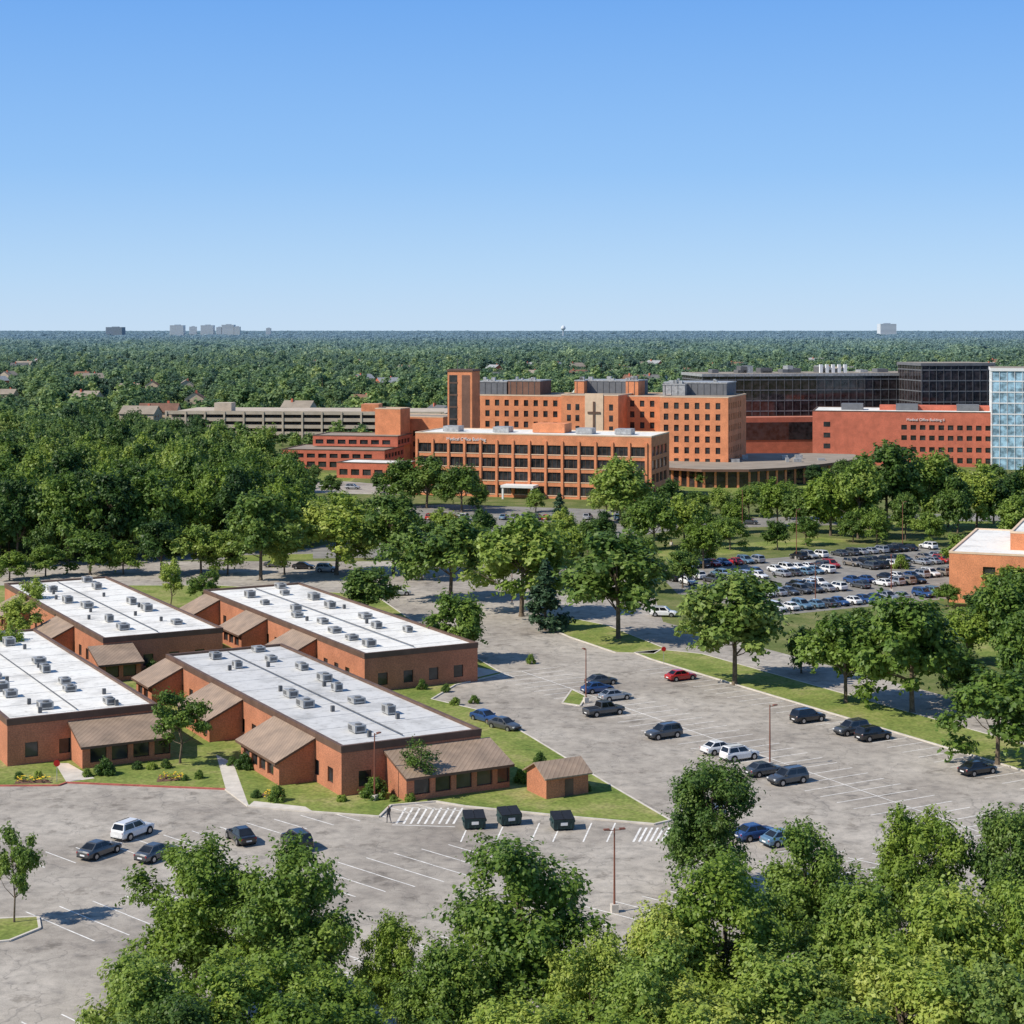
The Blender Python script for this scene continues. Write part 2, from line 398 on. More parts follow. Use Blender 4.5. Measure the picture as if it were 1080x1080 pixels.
def gable(name,c,e1,e2,lx,ly,hw,hr,wall,roof,door=True):
    e=empty(name); m=MB()
    q=lambda a,b:(c[0]+a*e1[0]+b*e2[0],c[1]+a*e1[1]+b*e2[1])
    pts=[q(-lx/2,-ly/2),q(lx/2,-ly/2),q(lx/2,ly/2),q(-lx/2,ly/2)]
    for i in range(4):
        Lw=lx if i%2==0 else ly
        m.facade(pts[i],pts[(i+1)%4],0,hw,[(Lw*.3,Lw*.7)] if i==1 else [],[(.9,1.6)],wall,'glass',.1)
    for s in (-1,1):
        m.add([(*q(s*lx/2,-ly/2),hw),(*q(s*lx/2,ly/2),hw),(*q(s*lx/2,0),hr)],[(0,1,2)],wall)
    m.build('walls',e)
    r=MB(); o=.35
    for s in (-1,1):
        zl=hw-(hr-hw)*o/(ly/2)
        A=[(*q(-lx/2-o,0),hr+.12),(*q(lx/2+o,0),hr+.12),(*q(lx/2+o,s*(ly/2+o)),zl+.12),(*q(-lx/2-o,s*(ly/2+o)),zl+.12)]
        B=[(x,y,z-.14) for x,y,z in A]
        r.add(A+B,[(0,1,2,3),(7,6,5,4),(1,5,6,2),(2,6,7,3),(3,7,4,0)],roof)
    r.build('roof',e)
    d=MB(); d.box(c,e1,e2,-lx*.06,lx*.14,-ly/2-.04,-ly/2-.003,0.02,hw*.8,'fascia'); d.build('door',e)
    return e
gable('brick_shed',G(588,836),V,(-U[0],-U[1]),5.2,4.2,2.4,3.5,'brick','seam')
# ------------------------------------------------------------ hospital complex
D=(.953,-.301); E=(.301,.953)
def block(e,name,o,w,dep,z0,z1,sw,zw,wall,glass,roof='tanroof',d=D,n=E,sidewin=True,depth=.3):
    q=lambda a,b:(o[0]+a*d[0]+b*n[0],o[1]+a*d[1]+b*n[1])
    c=[q(0,0),q(w,0),q(w,dep),q(0,dep)]
    m=MB()
    for i in range(4):
        LL=w if i%2==0 else dep
        k=[x for x in sw if x[1]<LL-.5] if (i==0 or sidewin) else []
        m.facade(c[i],c[(i+1)%4],z0,z1,k,zw,wall,glass,depth)
    m.build(name,e)
    r=MB(); t=.4
    for bx in ((-.06,w+.06,-.06,t),(-.06,w+.06,dep-t,dep+.06),(-.06,t,t,dep-t),(w-t,w+.06,t,dep-t)):
        r.box(o,d,n,bx[0],bx[1],bx[2],bx[3],z1,z1+.35,'tanpanel' if wall!='brick3' else 'fascia')
    r.add([(*q(t,t),z1+.1),(*q(w-t,t),z1+.1),(*q(w-t,dep-t),z1+.1),(*q(t,dep-t),z1+.1)],[(0,1,2,3)],roof)
    r.build(name+'_roof',e)
def reps(s0,w,p,n): return [(s0+i*p,s0+i*p+w) for i in range(n)]
def text(e,txt,loc,size,dirv,mat='white'):
    cu=bpy.data.curves.new('sign_lettering','FONT'); cu.body=txt; cu.size=size; cu.extrude=.06
    ob=bpy.data.objects.new('sign_lettering',cu); col0.objects.link(ob); ob.location=loc
    ob.rotation_euler=(math.pi/2,0,math.atan2(dirv[1],dirv[0])); cu.materials.append(M[mat]); ob.parent=e
e=empty('medical_office_building'); O=(-29.2,530)
block(e,'main_block',O,73,24,0,18.6,reps(1.0,4.3,5.07,14),[(1.0,3.6),(5.0,7.7),(9.0,11.7),(13.0,15.7)],'brick2','glass','memb')
m=MB()
for i in range(15): 
    s=.15+i*5.07; m.box(O,D,E,s,s+.7,-.35,-.003,0,17,'brick2')
for i in range(14):
    for z in (1.0,5.0,9.0,13.0):
        for t in (1.4,2.85): m.box(O,D,E,1.0+i*5.07+t,1.1+i*5.07+t,.2,.29,z+.003,z+2.6,'fascia')
        m.box(O,D,E,.9+i*5.07,5.3+i*5.07-.05,-.1,-.003,z-.25,z-.003,'tanpanel')
m.box(O,D,E,29,39,-6,-.4,3.4,4.1,'white'); 
for s in (29.3,38.2): m.box(O,D,E,s,s+.5,-5.8,-5.3,0,3.4,'white')
for s in (6,22,48,60): m.box(O,D,E,s,s+5,8,13,18.8,20.4,'hvac'); 
m.box(O,D,E,34,44,10,18,18.8,21.5,'brick2')
m.build('piers_and_canopy',e)
text(e,'Medical Office Building',(O[0]+10*D[0]-.1*E[0],O[1]+10*D[1]-.15*E[1],16.6),1.35,D)
e=empty('hospital_building')
fl=[(1.2+i*3.7,3.3+i*3.7) for i in range(7)]
def hb(px0,px1,Y,dep,ytop,name,**k):
    x0=(px0-CX)/F*Y; o=(x0,Y); 
    w=( (px1-CX)/F*Y - x0 )/(D[0]-(px1-CX)/F*D[1])
    z=H-(ytop-HY)*Y/F
    block(e,name,o,w,dep,0,z,reps(1.3,1.6,3.5,int((w-2)/3.5)+1) if k.get('win',1) else [],fl,k.get('wall','brick2'),'glass')
    return o,w,z
hb(488,594,612,28,417,'west_wing')
o2,w2,z2=hb(592,652,596,34,417,'centre_block',win=0)
hb(650,699,603,30,418,'east_link')
o4,w4,z4=hb(696,768,586,34,419,'east_wing')
m=MB()
m.box(o2,D,E,w2*.42,w2*.74,-.25,-.003,12,z2+.8,'tanpanel')
cx=w2*.58; m.box(o2,D,E,cx-.35,cx+.35,-.5,-.253,16,25.5,'fascia'); m.box(o2,D,E,cx-2.2,cx-.353,-.5,-.253,21.4,22.1,'fascia'); m.box(o2,D,E,cx+.353,cx+2.2,-.5,-.253,21.4,22.1,'fascia')
for s in (w2*.1,w2*.25,w2*.84):
    for z in range(6): m.box(o2,D,E,s,s+1.4,-.02,-.003,4+z*3.7,6.1+z*3.7,'glass')
m.build('cross_panel',e)
tower=((472-CX)/F*580,580.); m=MB()
m.box(tower,D,E,0,8.6,0,8,0,36,'brick2'); m.box(tower,D,E,.6,3.4,-.06,-.003,4,34.8,'glass'); m.box(tower,D,E,5.0,7.8,-.06,-.003,4,34.8,'brickdk')
m.box(tower,D,E,-.2,8.8,-.2,8.2,36.003,36.7,'fascia')
for i in range(8): m.box(tower,D,E,.5,3.5,-.12,-.063,4+i*4,4.5+i*4,'fascia')
for s in (2,6): m.box(tower,D,E,s,s+.15,4,4.15,36.7,40,'hvacd')
m.build('lift_tower',e)
def pent(px0,px1,Y,y0,y1,dep,mat,name='penthouse'):
    z0=H-(y1-HY)*Y/F; z1=H-(y0-HY)*Y/F; x0=(px0-CX)/F*Y; x1=(px1-CX)/F*Y
    w=(x1-x0)/.97; m=MB(); o=(x0,Y)
    m.box(o,D,E,0,w,0,dep,z0-3,z1,mat); m.box(o,D,E,-.15,w+.15,-.15,dep+.15,z1+.003,z1+.4,'hvac')
    s=.8
    while s+1<w: m.box(o,D,E,s,s+.12,-.12,-.003,z0-2.9,z1-.1,'hvacd'); s+=2.2
    rn=random.Random(px0)
    for i in range(5):
        a=rn.uniform(1,w-2); m.box(o,D,E,a,a+rn.uniform(.4,1.6),3,4.5,z1+.4,z1+rn.uniform(.8,1.8),'hvac')
    m.build(name,e)
pent(503,535,622,403,417,14,'grey'); pent(536,570,618,402,417,14,'brickdk')
pent(608,672,616,402,418,16,'grey'); pent(606,616,612,402,418,10,'brick2'); pent(660,673,610,402,419,10,'brick2')
pent(700,765,606,404,419,18,'grey'); pent(699,722,602,406,419,8,'hvac')
e=empty('hospital_entrance_pavilion')
front=[(683,490),(705,493),(740,495),(790,495),(830,493),(870,489),(900,485),(912,482)]
back=[(900,479),(860,478),(800,478),(740,479),(700,482)]
ring_=[G(*p,6.0) for p in front]+[G(*p,6.0) for p in back]
m=MB(); cxx=sum(p[0] for p in ring_)/len(ring_); cyy=sum(p[1] for p in ring_)/len(ring_)
m.prism(ring_,5.2,6.0,'brickdk','tanroof',True)
inner=[(cxx+(p[0]-cxx)*.96,cyy+(p[1]-cyy)*.94) for p in ring_]
m.prism(inner,0,5.197,'glassbr')
for i in range(len(front)-1):
    a,b=inner[i],inner[i+1]
    for t in (0,.25,.5,.75):
        x=a[0]+(b[0]-a[0])*t; y=a[1]+(b[1]-a[1])*t; m.box((x,y),(1,0),(0,1),-.35,.35,-.45,.2,0,5.193,'brick2')
rn=random.Random(3)
for i in range(9):
    x=cxx+rn.uniform(-28,28); y=cyy+rn.uniform(-8,8); m.box((x,y),(1,0),(0,1),0,rn.uniform(1,3),0,2,6.0,6.0+rn.uniform(.6,1.5),'hvac')
m.build('pavilion',e)
e=empty('glass_hospital_tower')
def curtain(o,d,n,w,dep,z1,glass,mull,name,fh=4.2,bw=3.0,roof='tanroof',band=None):
    m=MB(); m.box(o,d,n,0,w,0,dep,0,z1,glass,roof)
    z=fh
    while z<z1-1:
        m.box(o,d,n,-.1,w+.1,-.12,-.003,z,z+.45,mull); m.box(o,d,n,-.12,-.003,0,dep,z,z+.45,mull); z+=fh
    s=0
    while s<w: m.box(o,d,n,s,s+.16,-.2,-.123,0,z1-.1,mull); s+=bw
    s=0
    while s<dep: m.box(o,d,n,-.2,-.123,s,s+.16,0,z1-.1,mull); s+=bw
    m.box(o,d,n,-.4,w+.4,-.4,dep+.4,z1+.003,z1+1.1,band or mull,roof)
    m.build(name,e)
DG=(.985,.174); EG=(-.174,.985)
oG=((741-CX)/F*700,700.)
curtain(oG,DG,EG,98,30,31,'glassbr','grey','glass_wing',4.2,3.4,band='hvac')
m=MB()
rn=random.Random(5)
for i in range(16):
    a=rn.uniform(6,80); m.box(oG,DG,EG,a,a+rn.uniform(2,5),10,16,32,32+rn.uniform(1,3.0),rn.choice(['hvac','grey','hvacd']))
for i in range(5): m.box(oG,DG,EG,52+i*2.6,53.2+i*2.6,8,9.2,32,35.5,'white')
m.box(oG,DG,EG,4,60,-9,-.5,0,15,'brick3'); m.box(oG,DG,EG,4.5,59.5,-9.2,-9.003,6,13,'glassbr')
m.build('rooftop_plant',e)
oG2=((972-CX)/F*690,690.)
curtain(oG2,(.99,.14),(-.14,.99),30,26,35.5,'glassbr','grey','north_block',4.2,3.0,band='grey')
e=empty('blue_glass_office_building')
oB=((1046-CX)/F*625,625.)
curtain(oB,(.97,-.24),(.24,.97),60,30,35,'glassbl','white','curtain_wall',3.9,2.6,band='white')
e=empty('red_brick_medical_building')
ok=((857-CX)/F*648,648.)
dd=(.975,-.22); nn=(.22,.975)
block(e,'main_block',ok,73,34,0,19.6,reps(32,2.0,3.3,12),[(1.2,3.2),(5.2,7.0),(9.4,11.2),(13.2,15.0)],'brick3','glass','memb',d=dd,n=nn)
m=MB(); 
for s in (10,30,52): m.box(ok,dd,nn,s,s+8,12,20,19.3,22,'grey')
m.box(ok,dd,nn,24,72,14,26,19.3,21.3,'brick3')
for k in range(4): m.box(ok,dd,nn,4,6.4,-.05,-.003,2+k*4,3.8+k*4,'glass')
m.build('rooftop_plant',e)
text(e,'Medical Office Building II',(ok[0]+34*dd[0]-.2,ok[1]+34*dd[1]-.2,16.5),1.35,dd)
e=empty('parking_garage'); m=MB(); o=(-158,800.); d=(.995,-.09); n=(.09,.995); w=128
for i in range(4):
    z=2.6+i*3.1
    m.box(o,d,n,0,w,0,55,z-.4,z,'beige'); m.box(o,d,n,-.2,w+.2,-.3,-.003,z-.7,z+.9,'beige'); 
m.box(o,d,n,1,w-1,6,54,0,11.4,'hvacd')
s=0
while s<w: m.box(o,d,n,s,s+.8,-.6,-.303,0,12.5,'beige'); s+=9
m.box(o,d,n,20,28,10,18,12,16,'beige'); m.box(o,d,n,90,98,2,12,12,16,'brick2')
m.build('deck',e)
e=empty('brick_clinic_building'); o=((297-CX)/F*625,625.)
block(e,'clinic',o,38,26,0,7,reps(1,3,4.2,9),[(1,3),(4.3,5.8)],'brick3','glass','tanroof',d=(.98,-.2),n=(.2,.98))
o=((330-CX)/F*640,640.)
block(e,'clinic_upper',o,32,20,7.4,11,reps(1,3,4.2,7),[(8.2,9.8)],'brick3','glass','tanroof',d=(.98,-.2),n=(.2,.98))
e=empty('brick_clinic_building'); o=((404-CX)/F*660,660.)
block(e,'clinic',o,24,20,0,17,reps(2,2,5,4),[(2,4),(6,8),(10,12)],'brick2','glass','tanroof')
block(e,'clinic_tower',(o[0]-2,o[1]-13),10,10,0,20.5,[],[],'brick2','glass','tanroof')
e=empty('brick_clinic_building')
block(e,'clinic',((355-CX)/F*590,590.),24,14,0,5,reps(1,3,4.2,5),[(1,3)],'brick3','glass','memb')
e=empty('red_brick_office_building')
oR=(80,321); dr=(.93,-.37); nr=(.37,.93)
block(e,'main_block',oR,40,40,0,9,reps(6,2.2,5,6),[(1,3),(5,6.8)],'brick2','glass','memb',d=dr,n=nr,sidewin=False)
block(e,'upper_block',(oR[0]+10*dr[0]+8*nr[0],oR[1]+10*dr[1]+8*nr[1]),28,24,9.1,12.2,[],[],'brick2','glass','memb',d=dr,n=nr)
# ------------------------------------------------------------ vehicles
def paint(name,c,metal=.0):
    m,nt,b=newmat('car_paint_'+name); n=noise(nt,1.5,2)
    r=ramp(nt,n.outputs['Fac'],[(.3,tuple(x*.93 for x in c)),(.7,tuple(min(1,x*1.05) for x in c))])
    nt.links.new(r.outputs['Color'],b.inputs['Base Color'])
    b.inputs['Roughness'].default_value=.35; b.inputs['Metallic'].default_value=metal; b.inputs['Coat Weight'].default_value=.8; b.inputs['Coat Roughness'].default_value=.06
    return m
PC={'black':paint('black',(.012,.012,.014)),'grey':paint('grey',(.09,.095,.10),.4),'silver':paint('silver',(.42,.43,.44),.5),
 'white':paint('white',(.75,.75,.74)),'red':paint('red',(.42,.02,.015)),'blue':paint('blue',(.03,.08,.22),.3),'lblue':paint('light_blue',(.16,.28,.38),.4),'tan':paint('tan',(.30,.26,.21),.4)}
def car_mesh(kind,colr):
    mb=MB(); pm=PC[colr]
    if kind=='sedan':
        st=[(-2.32,.38,.80,.72),(-2.2,.27,.93,.84),(-1.4,.22,.99,.90),(0,.2,.97,.91),(1.0,.2,.95,.90),(1.8,.23,.84,.87),(2.18,.27,.74,.8),(2.32,.38,.62,.66)]
        gh=(-1.85,1.05,.94,.79,-1.1,.2,1.43,.59)
    elif kind=='suv':
        st=[(-2.35,.42,.98,.76),(-2.25,.3,1.06,.86),(-1.4,.26,1.1,.93),(0,.25,1.08,.94),(1.0,.25,1.06,.93),(1.85,.28,.98,.89),(2.2,.32,.86,.83),(2.33,.42,.7,.7)]
        gh=(-2.22,1.12,1.05,.83,-1.95,.4,1.68,.66)
    else:
        st=[(-2.8,.5,1.0,.84),(-2.75,.42,1.1,.93),(-1.4,.38,1.12,.96),(0,.36,1.12,.97),(1.2,.36,1.12,.96),(2.3,.4,1.06,.93),(2.65,.45,.96,.88),(2.75,.52,.8,.8)]
        gh=(-.95,1.5,1.1,.86,-.75,.7,1.82,.7)
    rings=[]
    for x,zb,zt,hw in st:
        rings.append([(x,-hw*.85,zb),(x,-hw,zb+.12),(x,-hw*1.0,zt-.24),(x,-hw*.93,zt-.06),(x,-hw*.8,zt),(x,0,zt+.03),(x,hw*.8,zt),(x,hw*.93,zt-.06),(x,hw,zt-.24),(x,hw,zb+.12),(x,hw*.85,zb)])
    n=11; vs=[p for r in rings for p in r]; fs=[]
    for i in range(len(rings)-1):
        for j in range(n):
            a=i*n+j; b=i*n+(j+1)%n; fs.append((a,a+n,b+n,b))
    fs.append(tuple(range(n))); fs.append(tuple(range((len(rings)-1)*n,len(rings)*n))[::-1])
    mb.add(vs,fs,pm)
    xb,xf,zb,hb_,tb,tf,zt,ht=gh
    B=[(xb,-hb_,zb),(xf,-hb_,zb),(xf,hb_,zb),(xb,hb_,zb)]
    T=[(tb,-ht,zt),(tf,-ht,zt),(tf,ht,zt),(tb,ht,zt)]
    C=[(tb+.12,-ht*.8,zt+.05),(tf-.15,-ht*.8,zt+.05),(tf-.15,ht*.8,zt+.05),(tb+.12,ht*.8,zt+.05)]
    mb.add(B+T+C,[(0,1,5,4),(1,2,6,5),(2,3,7,6),(3,0,4,7),(4,5,9,8),(5,6,10,9),(6,7,11,10),(7,4,8,11),(8,9,10,11)],pm)
    def panel(p,q,r,s,u0,u1,v0,v1,mat='carglass',off=.012):
        p,q,r,s=map(Vector,(p,q,r,s)); nn=(q-p).cross(s-p).normalized()*off
        def at(u,v): return (p.lerp(q,u)).lerp(s.lerp(r,u),v)+nn
        mb.quad(at(u0,v0),at(u1,v0),at(u1,v1),at(u0,v1),mat)
    panel(B[0],B[1],T[1],T[0],.07,.48,.12,.9); panel(B[0],B[1],T[1],T[0],.52,.9,.12,.9)
    panel(B[2],B[3],T[3],T[2],.1,.48,.12,.9); panel(B[2],B[3],T[3],T[2],.52,.93,.12,.9)
    panel(B[1],B[2],T[2],T[1],.05,.95,.05,.95); panel(B[3],B[0],T[0],T[3],.07,.93,.15,.92)
    x1,x2=st[-1][0],st[0][0]
    wx=(1.42,-1.38) if kind!='pickup' else (1.8,-1.7)
    wr=.34 if kind=='sedan' else .38
    for x in wx:
        for sgn in (-1,1):
            hw=.92 if kind=='sedan' else (.95 if kind=='suv' else .98)
            for rr,y0,y1,mt in ((wr+.07,hw-.14,hw+.004,'blackp'),(wr,hw-.2,hw+.03,'tyre'),(wr*.62,hw-.1,hw+.04,'rim')):
                k=16; A=[(x+rr*math.cos(t*2*math.pi/k),sgn*y0,wr+rr*math.sin(t*2*math.pi/k)) for t in range(k)]
                Bq=[(a[0],sgn*y1,a[2]) for a in A]
                mb.add(A+Bq,[(i,(i+1)%k,k+(i+1)%k,k+i) for i in range(k)]+[tuple(range(k,2*k))],mt)
    def bx(a,b,c,d,z0,z1,mt): mb.box((0,0),(1,0),(0,1),a,b,c,d,z0,z1,mt)
    zf=st[-2][2]; zr=st[1][2]
    for sgn in (-1,1):
        y0,y1=sorted((sgn*.48,sgn*.76))
        bx(x1-.2,x1-.01,y0,y1,zf-.17,zf-.03,'lamp'); bx(x2+.01,x2+.2,y0,y1,zr-.27,zr-.1,'tail')
        ya,yb=sorted((sgn*hb_,sgn*(hb_+.22))); bx(xf-.35,xf-.22,ya,yb,zb+.02,zb+.16,pm)
    bx(x1-.04,x1+.03,-.5,.5,.4,.56,'blackp'); bx(x2-.02,x2+.05,-.28,.28,.5,.64,'white'); bx(x2-.03,x2+.1,-.7,.7,.32,.42,'blackp')
    if kind=='pickup': bx(-2.65,-1.05,-.72,.72,1.14,1.155,'blackp')
    if kind=='suv': bx(-1.7,.1,-.62,-.58,1.73,1.78,'hvacd'); bx(-1.7,.1,.58,.62,1.73,1.78,'hvacd')
    return mb.build('car_mesh',smooth=False,link=False)
CM={}
def car(loc,ang,kind='sedan',c='grey'):
    if (kind,c) not in CM: CM[(kind,c)]=car_mesh(kind,c)
    nm={'sedan':'parked_car','suv':'parked_suv','pickup':'parked_pickup_truck'}[kind]
    inst(nm,CM[(kind,c)],(loc[0],loc[1],.005),ang)
aV=math.atan2(V[1],V[0]); aU=math.atan2(U[1],U[0])
for x,y,k,c,an in [(718,717,'sedan','red',aV),(852,761,'suv','black',aV),(898,774,'suv','grey',aV+math.pi),(921,780,'suv','black',aV),(1031,816,'sedan','black',aV),
  (630,730,'sedan','blue',aV),(648,738,'sedan','silver',aV),(637,754,'pickup','grey',aV),(700,778,'suv','grey',aV+math.pi),
  (759,794,'sedan','white',aV),(780,801,'suv','white',aV),(806,817,'sedan','grey',aV),(831,826,'suv','grey',aV+math.pi),(826,890,'sedan','lblue',aV),(797,884,'sedan','blue',aV),
  (512,761,'sedan','blue',aU+.2),(532,769,'sedan','grey',aU+.3),(634,722,'sedan','grey',aV),(740,858,'sedan','silver',aV),
  (105,902,'sedan','grey',1.05),(140,882,'suv','white',1.05),(165,905,'sedan','grey',1.05),(254,887,'sedan','black',aU+math.pi),(313,893,'suv','black',aU+math.pi),
  (420,628,'suv','white',.3),(320,600,'sedan','black',-.1),(290,598,'sedan','grey',-.1),(345,603,'suv','silver',-.1)]:
    car(G(x,y),an,k,c)
rn=random.Random(11); cols=['black','grey','silver','white','white','grey','silver','red','blue','tan','lblue','black']
for a in (-304,-290,-284.5,-270,-264.5,-250):
    b=191 if a>-275 else (196 if a>-295 else 207)
    while b<(276 if a<-280 else 258):
        if rn.random()<.72: car(S(a,b),aU+(math.pi if rn.random()<.5 else 0)+rn.uniform(-.03,.03),rn.choice(['sedan','suv','suv','sedan']),rn.choice(cols))
        b+=2.85
for x in range(455,655,11):
    if rn.random()<.6: car(G(x+rn.uniform(-1,1),548+rn.uniform(-.6,.6)),rn.choice([1.3,4.4]),rn.choice(['sedan','suv']),rn.choice(cols))
for x in range(320,420,12):
    if rn.random()<.5: car(G(x,548),1.4,rn.choice(['sedan','suv']),rn.choice(cols))
for x,y in ((345,515),(372,516),(740,563),(790,553),(880,549),(1045,745),(700,650)): car(G(x,y),-.2,rn.choice(['sedan','suv']),rn.choice(cols[:7]))
# ------------------------------------------------------------ lamps, dumpsters, small things
def lamp_mesh(h,double):
    m=MB(); n=8
    m.box((0,0),(1,0),(0,1),-.3,.3,-.3,.3,0,.7,'conc')
    def ring(r): return [(r*math.cos(t*2*math.pi/n),r*math.sin(t*2*math.pi/n)) for t in range(n)]
    a=ring(.10);b=ring(.06)
    m.add([(x,y,.7) for x,y in a]+[(x,y,h) for x,y in b],[(i,(i+1)%n,n+(i+1)%n,n+i) for i in range(n)]+[tuple(range(n,2*n))],'rust')
    for s in ((1,-1) if double else (1,)):
        x0,x1=sorted((s*.08,s*.6)); m.box((0,0),(1,0),(0,1),x0,x1,-.03,.03,h-.2,h-.14,'rust')
        x0,x1=sorted((s*.45,s*.95)); m.box((0,0),(1,0),(0,1),x0,x1,-.16,.16,h-.13,h-.02,'rust'); m.box((0,0),(1,0),(0,1),x0+.06,x1-.06,-.12,.12,h-.16,h-.133,'lamp')
    return m.build('lamp',link=False)
l1=lamp_mesh(7.2,True); l2=lamp_mesh(7.2,False); l3=lamp_mesh(11,False)
for x,y,me in ((395,845,l2),(812,810,l2),(618,741,l2),(648,962,l1),(783,565,l3),(708,575,l3),(952,580,l3),(540,640,l1),(840,590,l3),(940,625,l1),(860,635,l1)):
    g=G(x,y); inst('street_lamp',me,(g[0],g[1],0),random.uniform(0,3))
def dumpster():
    m=MB()
    L=1.05;
    A=[(-L,-.75,.15),(L,-.75,.15),(L,.75,.15),(-L,.75,.15),(-L-.03,-.95,1.15),(L+.03,-.95,1.15),(L+.03,.85,1.5),(-L-.03,.85,1.5)]
    m.add(A,[(0,1,5,4),(1,2,6,5),(2,3,7,6),(3,0,4,7),(3,2,1,0)],'dump')
    for s in (-1,1):
        x0,x1=sorted((s*.02,s*1.06)); m.add([(x0,-1.0,1.17),(x1,-1.0,1.17),(x1,.88,1.54),(x0,.88,1.54),(x0,-1.0,1.22),(x1,-1.0,1.22),(x1,.88,1.6),(x0,.88,1.6)],[(0,1,5,4),(1,2,6,5),(2,3,7,6),(3,0,4,7),(4,5,6,7)],'blackp')
        x0,x1=sorted((s*1.06,s*1.2)); m.box((0,0),(1,0),(0,1),x0,x1,-.6,.6,.75,.95,'dump')
        for y in (-.6,.6):
            x0,x1=sorted((s*.75,s*.95)); m.box((0,0),(1,0),(0,1),x0,x1,y-.08,y+.08,0,.16,'blackp')
    m.box((0,0),(1,0),(0,1),-.35,.35,-.93,-.87,.55,.85,'white')
    for x in (-.7,0,.7): m.box((0,0),(1,0),(0,1),x-.05,x+.05,-.9,-.82,.2,1.1,'dump')
    return m.build('dumpster_mesh',link=False)
dm=dumpster()
for x,y,a in ((500,873,.15),(537,869,.3),(593,874,.2)): g=G(x,y); inst('dumpster',dm,(g[0],g[1],.005),a,1.0)
for x,y in ((425,723),(487,716)):
    m=MB(); g=G(x,y); m.box(g,V,U,-.9,.9,-.7,.7,.12,1.4,'dump' if x<450 else 'hvac'); m.box(g,V,U,-.96,.96,-.76,.76,1.403,1.5,'hvac'); m.box(g,V,U,-.02,.02,.7,.74,.2,1.35,'hvacd'); m.build('electrical_cabinet')
def sign(px,py):
    e=empty('traffic_sign'); g=G(px,py); m=MB(); m.box(g,(1,0),(0,1),-.03,.03,-.03,.03,0,2.3,'hvac')
    pts=[(g[0]+.38*math.cos(math.pi/8+i*math.pi/4),2.2+.38*math.sin(math.pi/8+i*math.pi/4)) for i in range(8)]
    m.add([(x,g[1]-.05,z) for x,z in pts]+[(x,g[1]-.035,z) for x,z in pts],[tuple(range(8)),tuple(range(8,16))[::-1]]+[(i,i+8,(i+1)%8+8,(i+1)%8) for i in range(8)],'tail'); m.build('post_and_plate',e)
for p in ((60,826),(700,700)): sign(*p)
def person(px,py):
    g=G(px,py); me=bpy.data.meshes.new('person')
    vs=[(0,0,.95),(0,0,1.2),(0,.01,1.42),(0,.01,1.52),(0,.03,1.64),(.02,.04,1.74),
        (-.1,0,.9),(-.12,.14,.5),(-.12,.12,.08),(-.12,.28,.03),(.1,0,.9),(.12,-.05,.5),(.12,-.3,.12),(.12,-.2,.03),
        (-.2,0,1.4),(-.24,-.1,1.15),(-.22,-.02,.9),(.2,0,1.4),(.24,.08,1.14),(.22,.22,.93),(-.22,.02,.82),(.21,.28,.87)]
    ed=[(0,1),(1,2),(2,3),(3,4),(4,5),(0,6),(6,7),(7,8),(8,9),(0,10),(10,11),(11,12),(12,13),(2,14),(14,15),(15,16),(16,20),(2,17),(17,18),(18,19),(19,21)]
    rd=[.14,.13,.14,.06,.1,.08,.09,.065,.045,.04,.09,.065,.045,.04,.065,.045,.035,.065,.045,.035,.04,.04]
    me.from_pydata(vs,ed,[]); ob=bpy.data.objects.new('person',me); col0.objects.link(ob)
    md=ob.modifiers.new('s','SKIN'); 
    if not me.skin_vertices: bpy.context.view_layer.objects.active=ob; bpy.ops.mesh.customdata_skin_add()
    for i,r in enumerate(rd): me.skin_vertices[0].data[i].radius=(r,r*.85)
    me.skin_vertices[0].data[0].use_root=True
    ob.modifiers.new('sub','SUBSURF').levels=1; ob.modifiers['sub'].render_levels=2
    m,nt,b=newmat('person_clothes'); gg=nt.nodes.new('ShaderNodeTexCoord'); sp=nt.nodes.new('ShaderNodeSeparateXYZ'); nt.links.new(gg.outputs['Object'],sp.inputs[0])
    mp=nt.nodes.new('ShaderNodeMath'); mp.operation='DIVIDE'; mp.inputs[1].default_value=1.9; nt.links.new(sp.outputs['Z'],mp.inputs[0])
    r=ramp(nt,mp.outputs[0],[(0,(.02,.02,.02)),(.05,(.03,.035,.06)),(.5,(.05,.05,.055)),(.79,(.05,.05,.055)),(.8,(.4,.24,.17)),(.89,(.4,.24,.17)),(.9,(.03,.02,.015))]); r.color_ramp.interpolation='CONSTANT'
    nt.links.new(r.outputs['Color'],b.inputs['Base Color']); me.materials.append(m)
    ob.location=(g[0],g[1],.01); ob.rotation_euler=(0,0,.6)
person(410,868)
# ------------------------------------------------------------ vegetation
def tube(pts,rad,n=6):
    vs=[];fs=[]
    for i,p in enumerate(pts):
        a=pts[min(i+1,len(pts)-1)]-pts[max(i-1,0)]; a=a/(np.linalg.norm(a)+1e-9)
        t=np.cross(a,[.3,.9,.1]); t/=np.linalg.norm(t); b=np.cross(a,t)
        for k in range(n):
            th=k*2*math.pi/n; vs.append(p+rad[i]*(math.cos(th)*t+math.sin(th)*b))
    for i in range(len(pts)-1):
        for k in range(n):
            fs.append((i*n+k,i*n+(k+1)%n,(i+1)*n+(k+1)%n,(i+1)*n+k))
    return vs,fs
def mesh_from(name,vs,fs,mi,tint,mats):
    me=bpy.data.meshes.new(name); me.from_pydata(vs,[],fs)
    for k in mats: me.materials.append(M[k])
    me.polygons.foreach_set('material_index',mi)
    at=me.attributes.new('tint','FLOAT','POINT'); at.data.foreach_set('value',tint)
    me.update(); return me
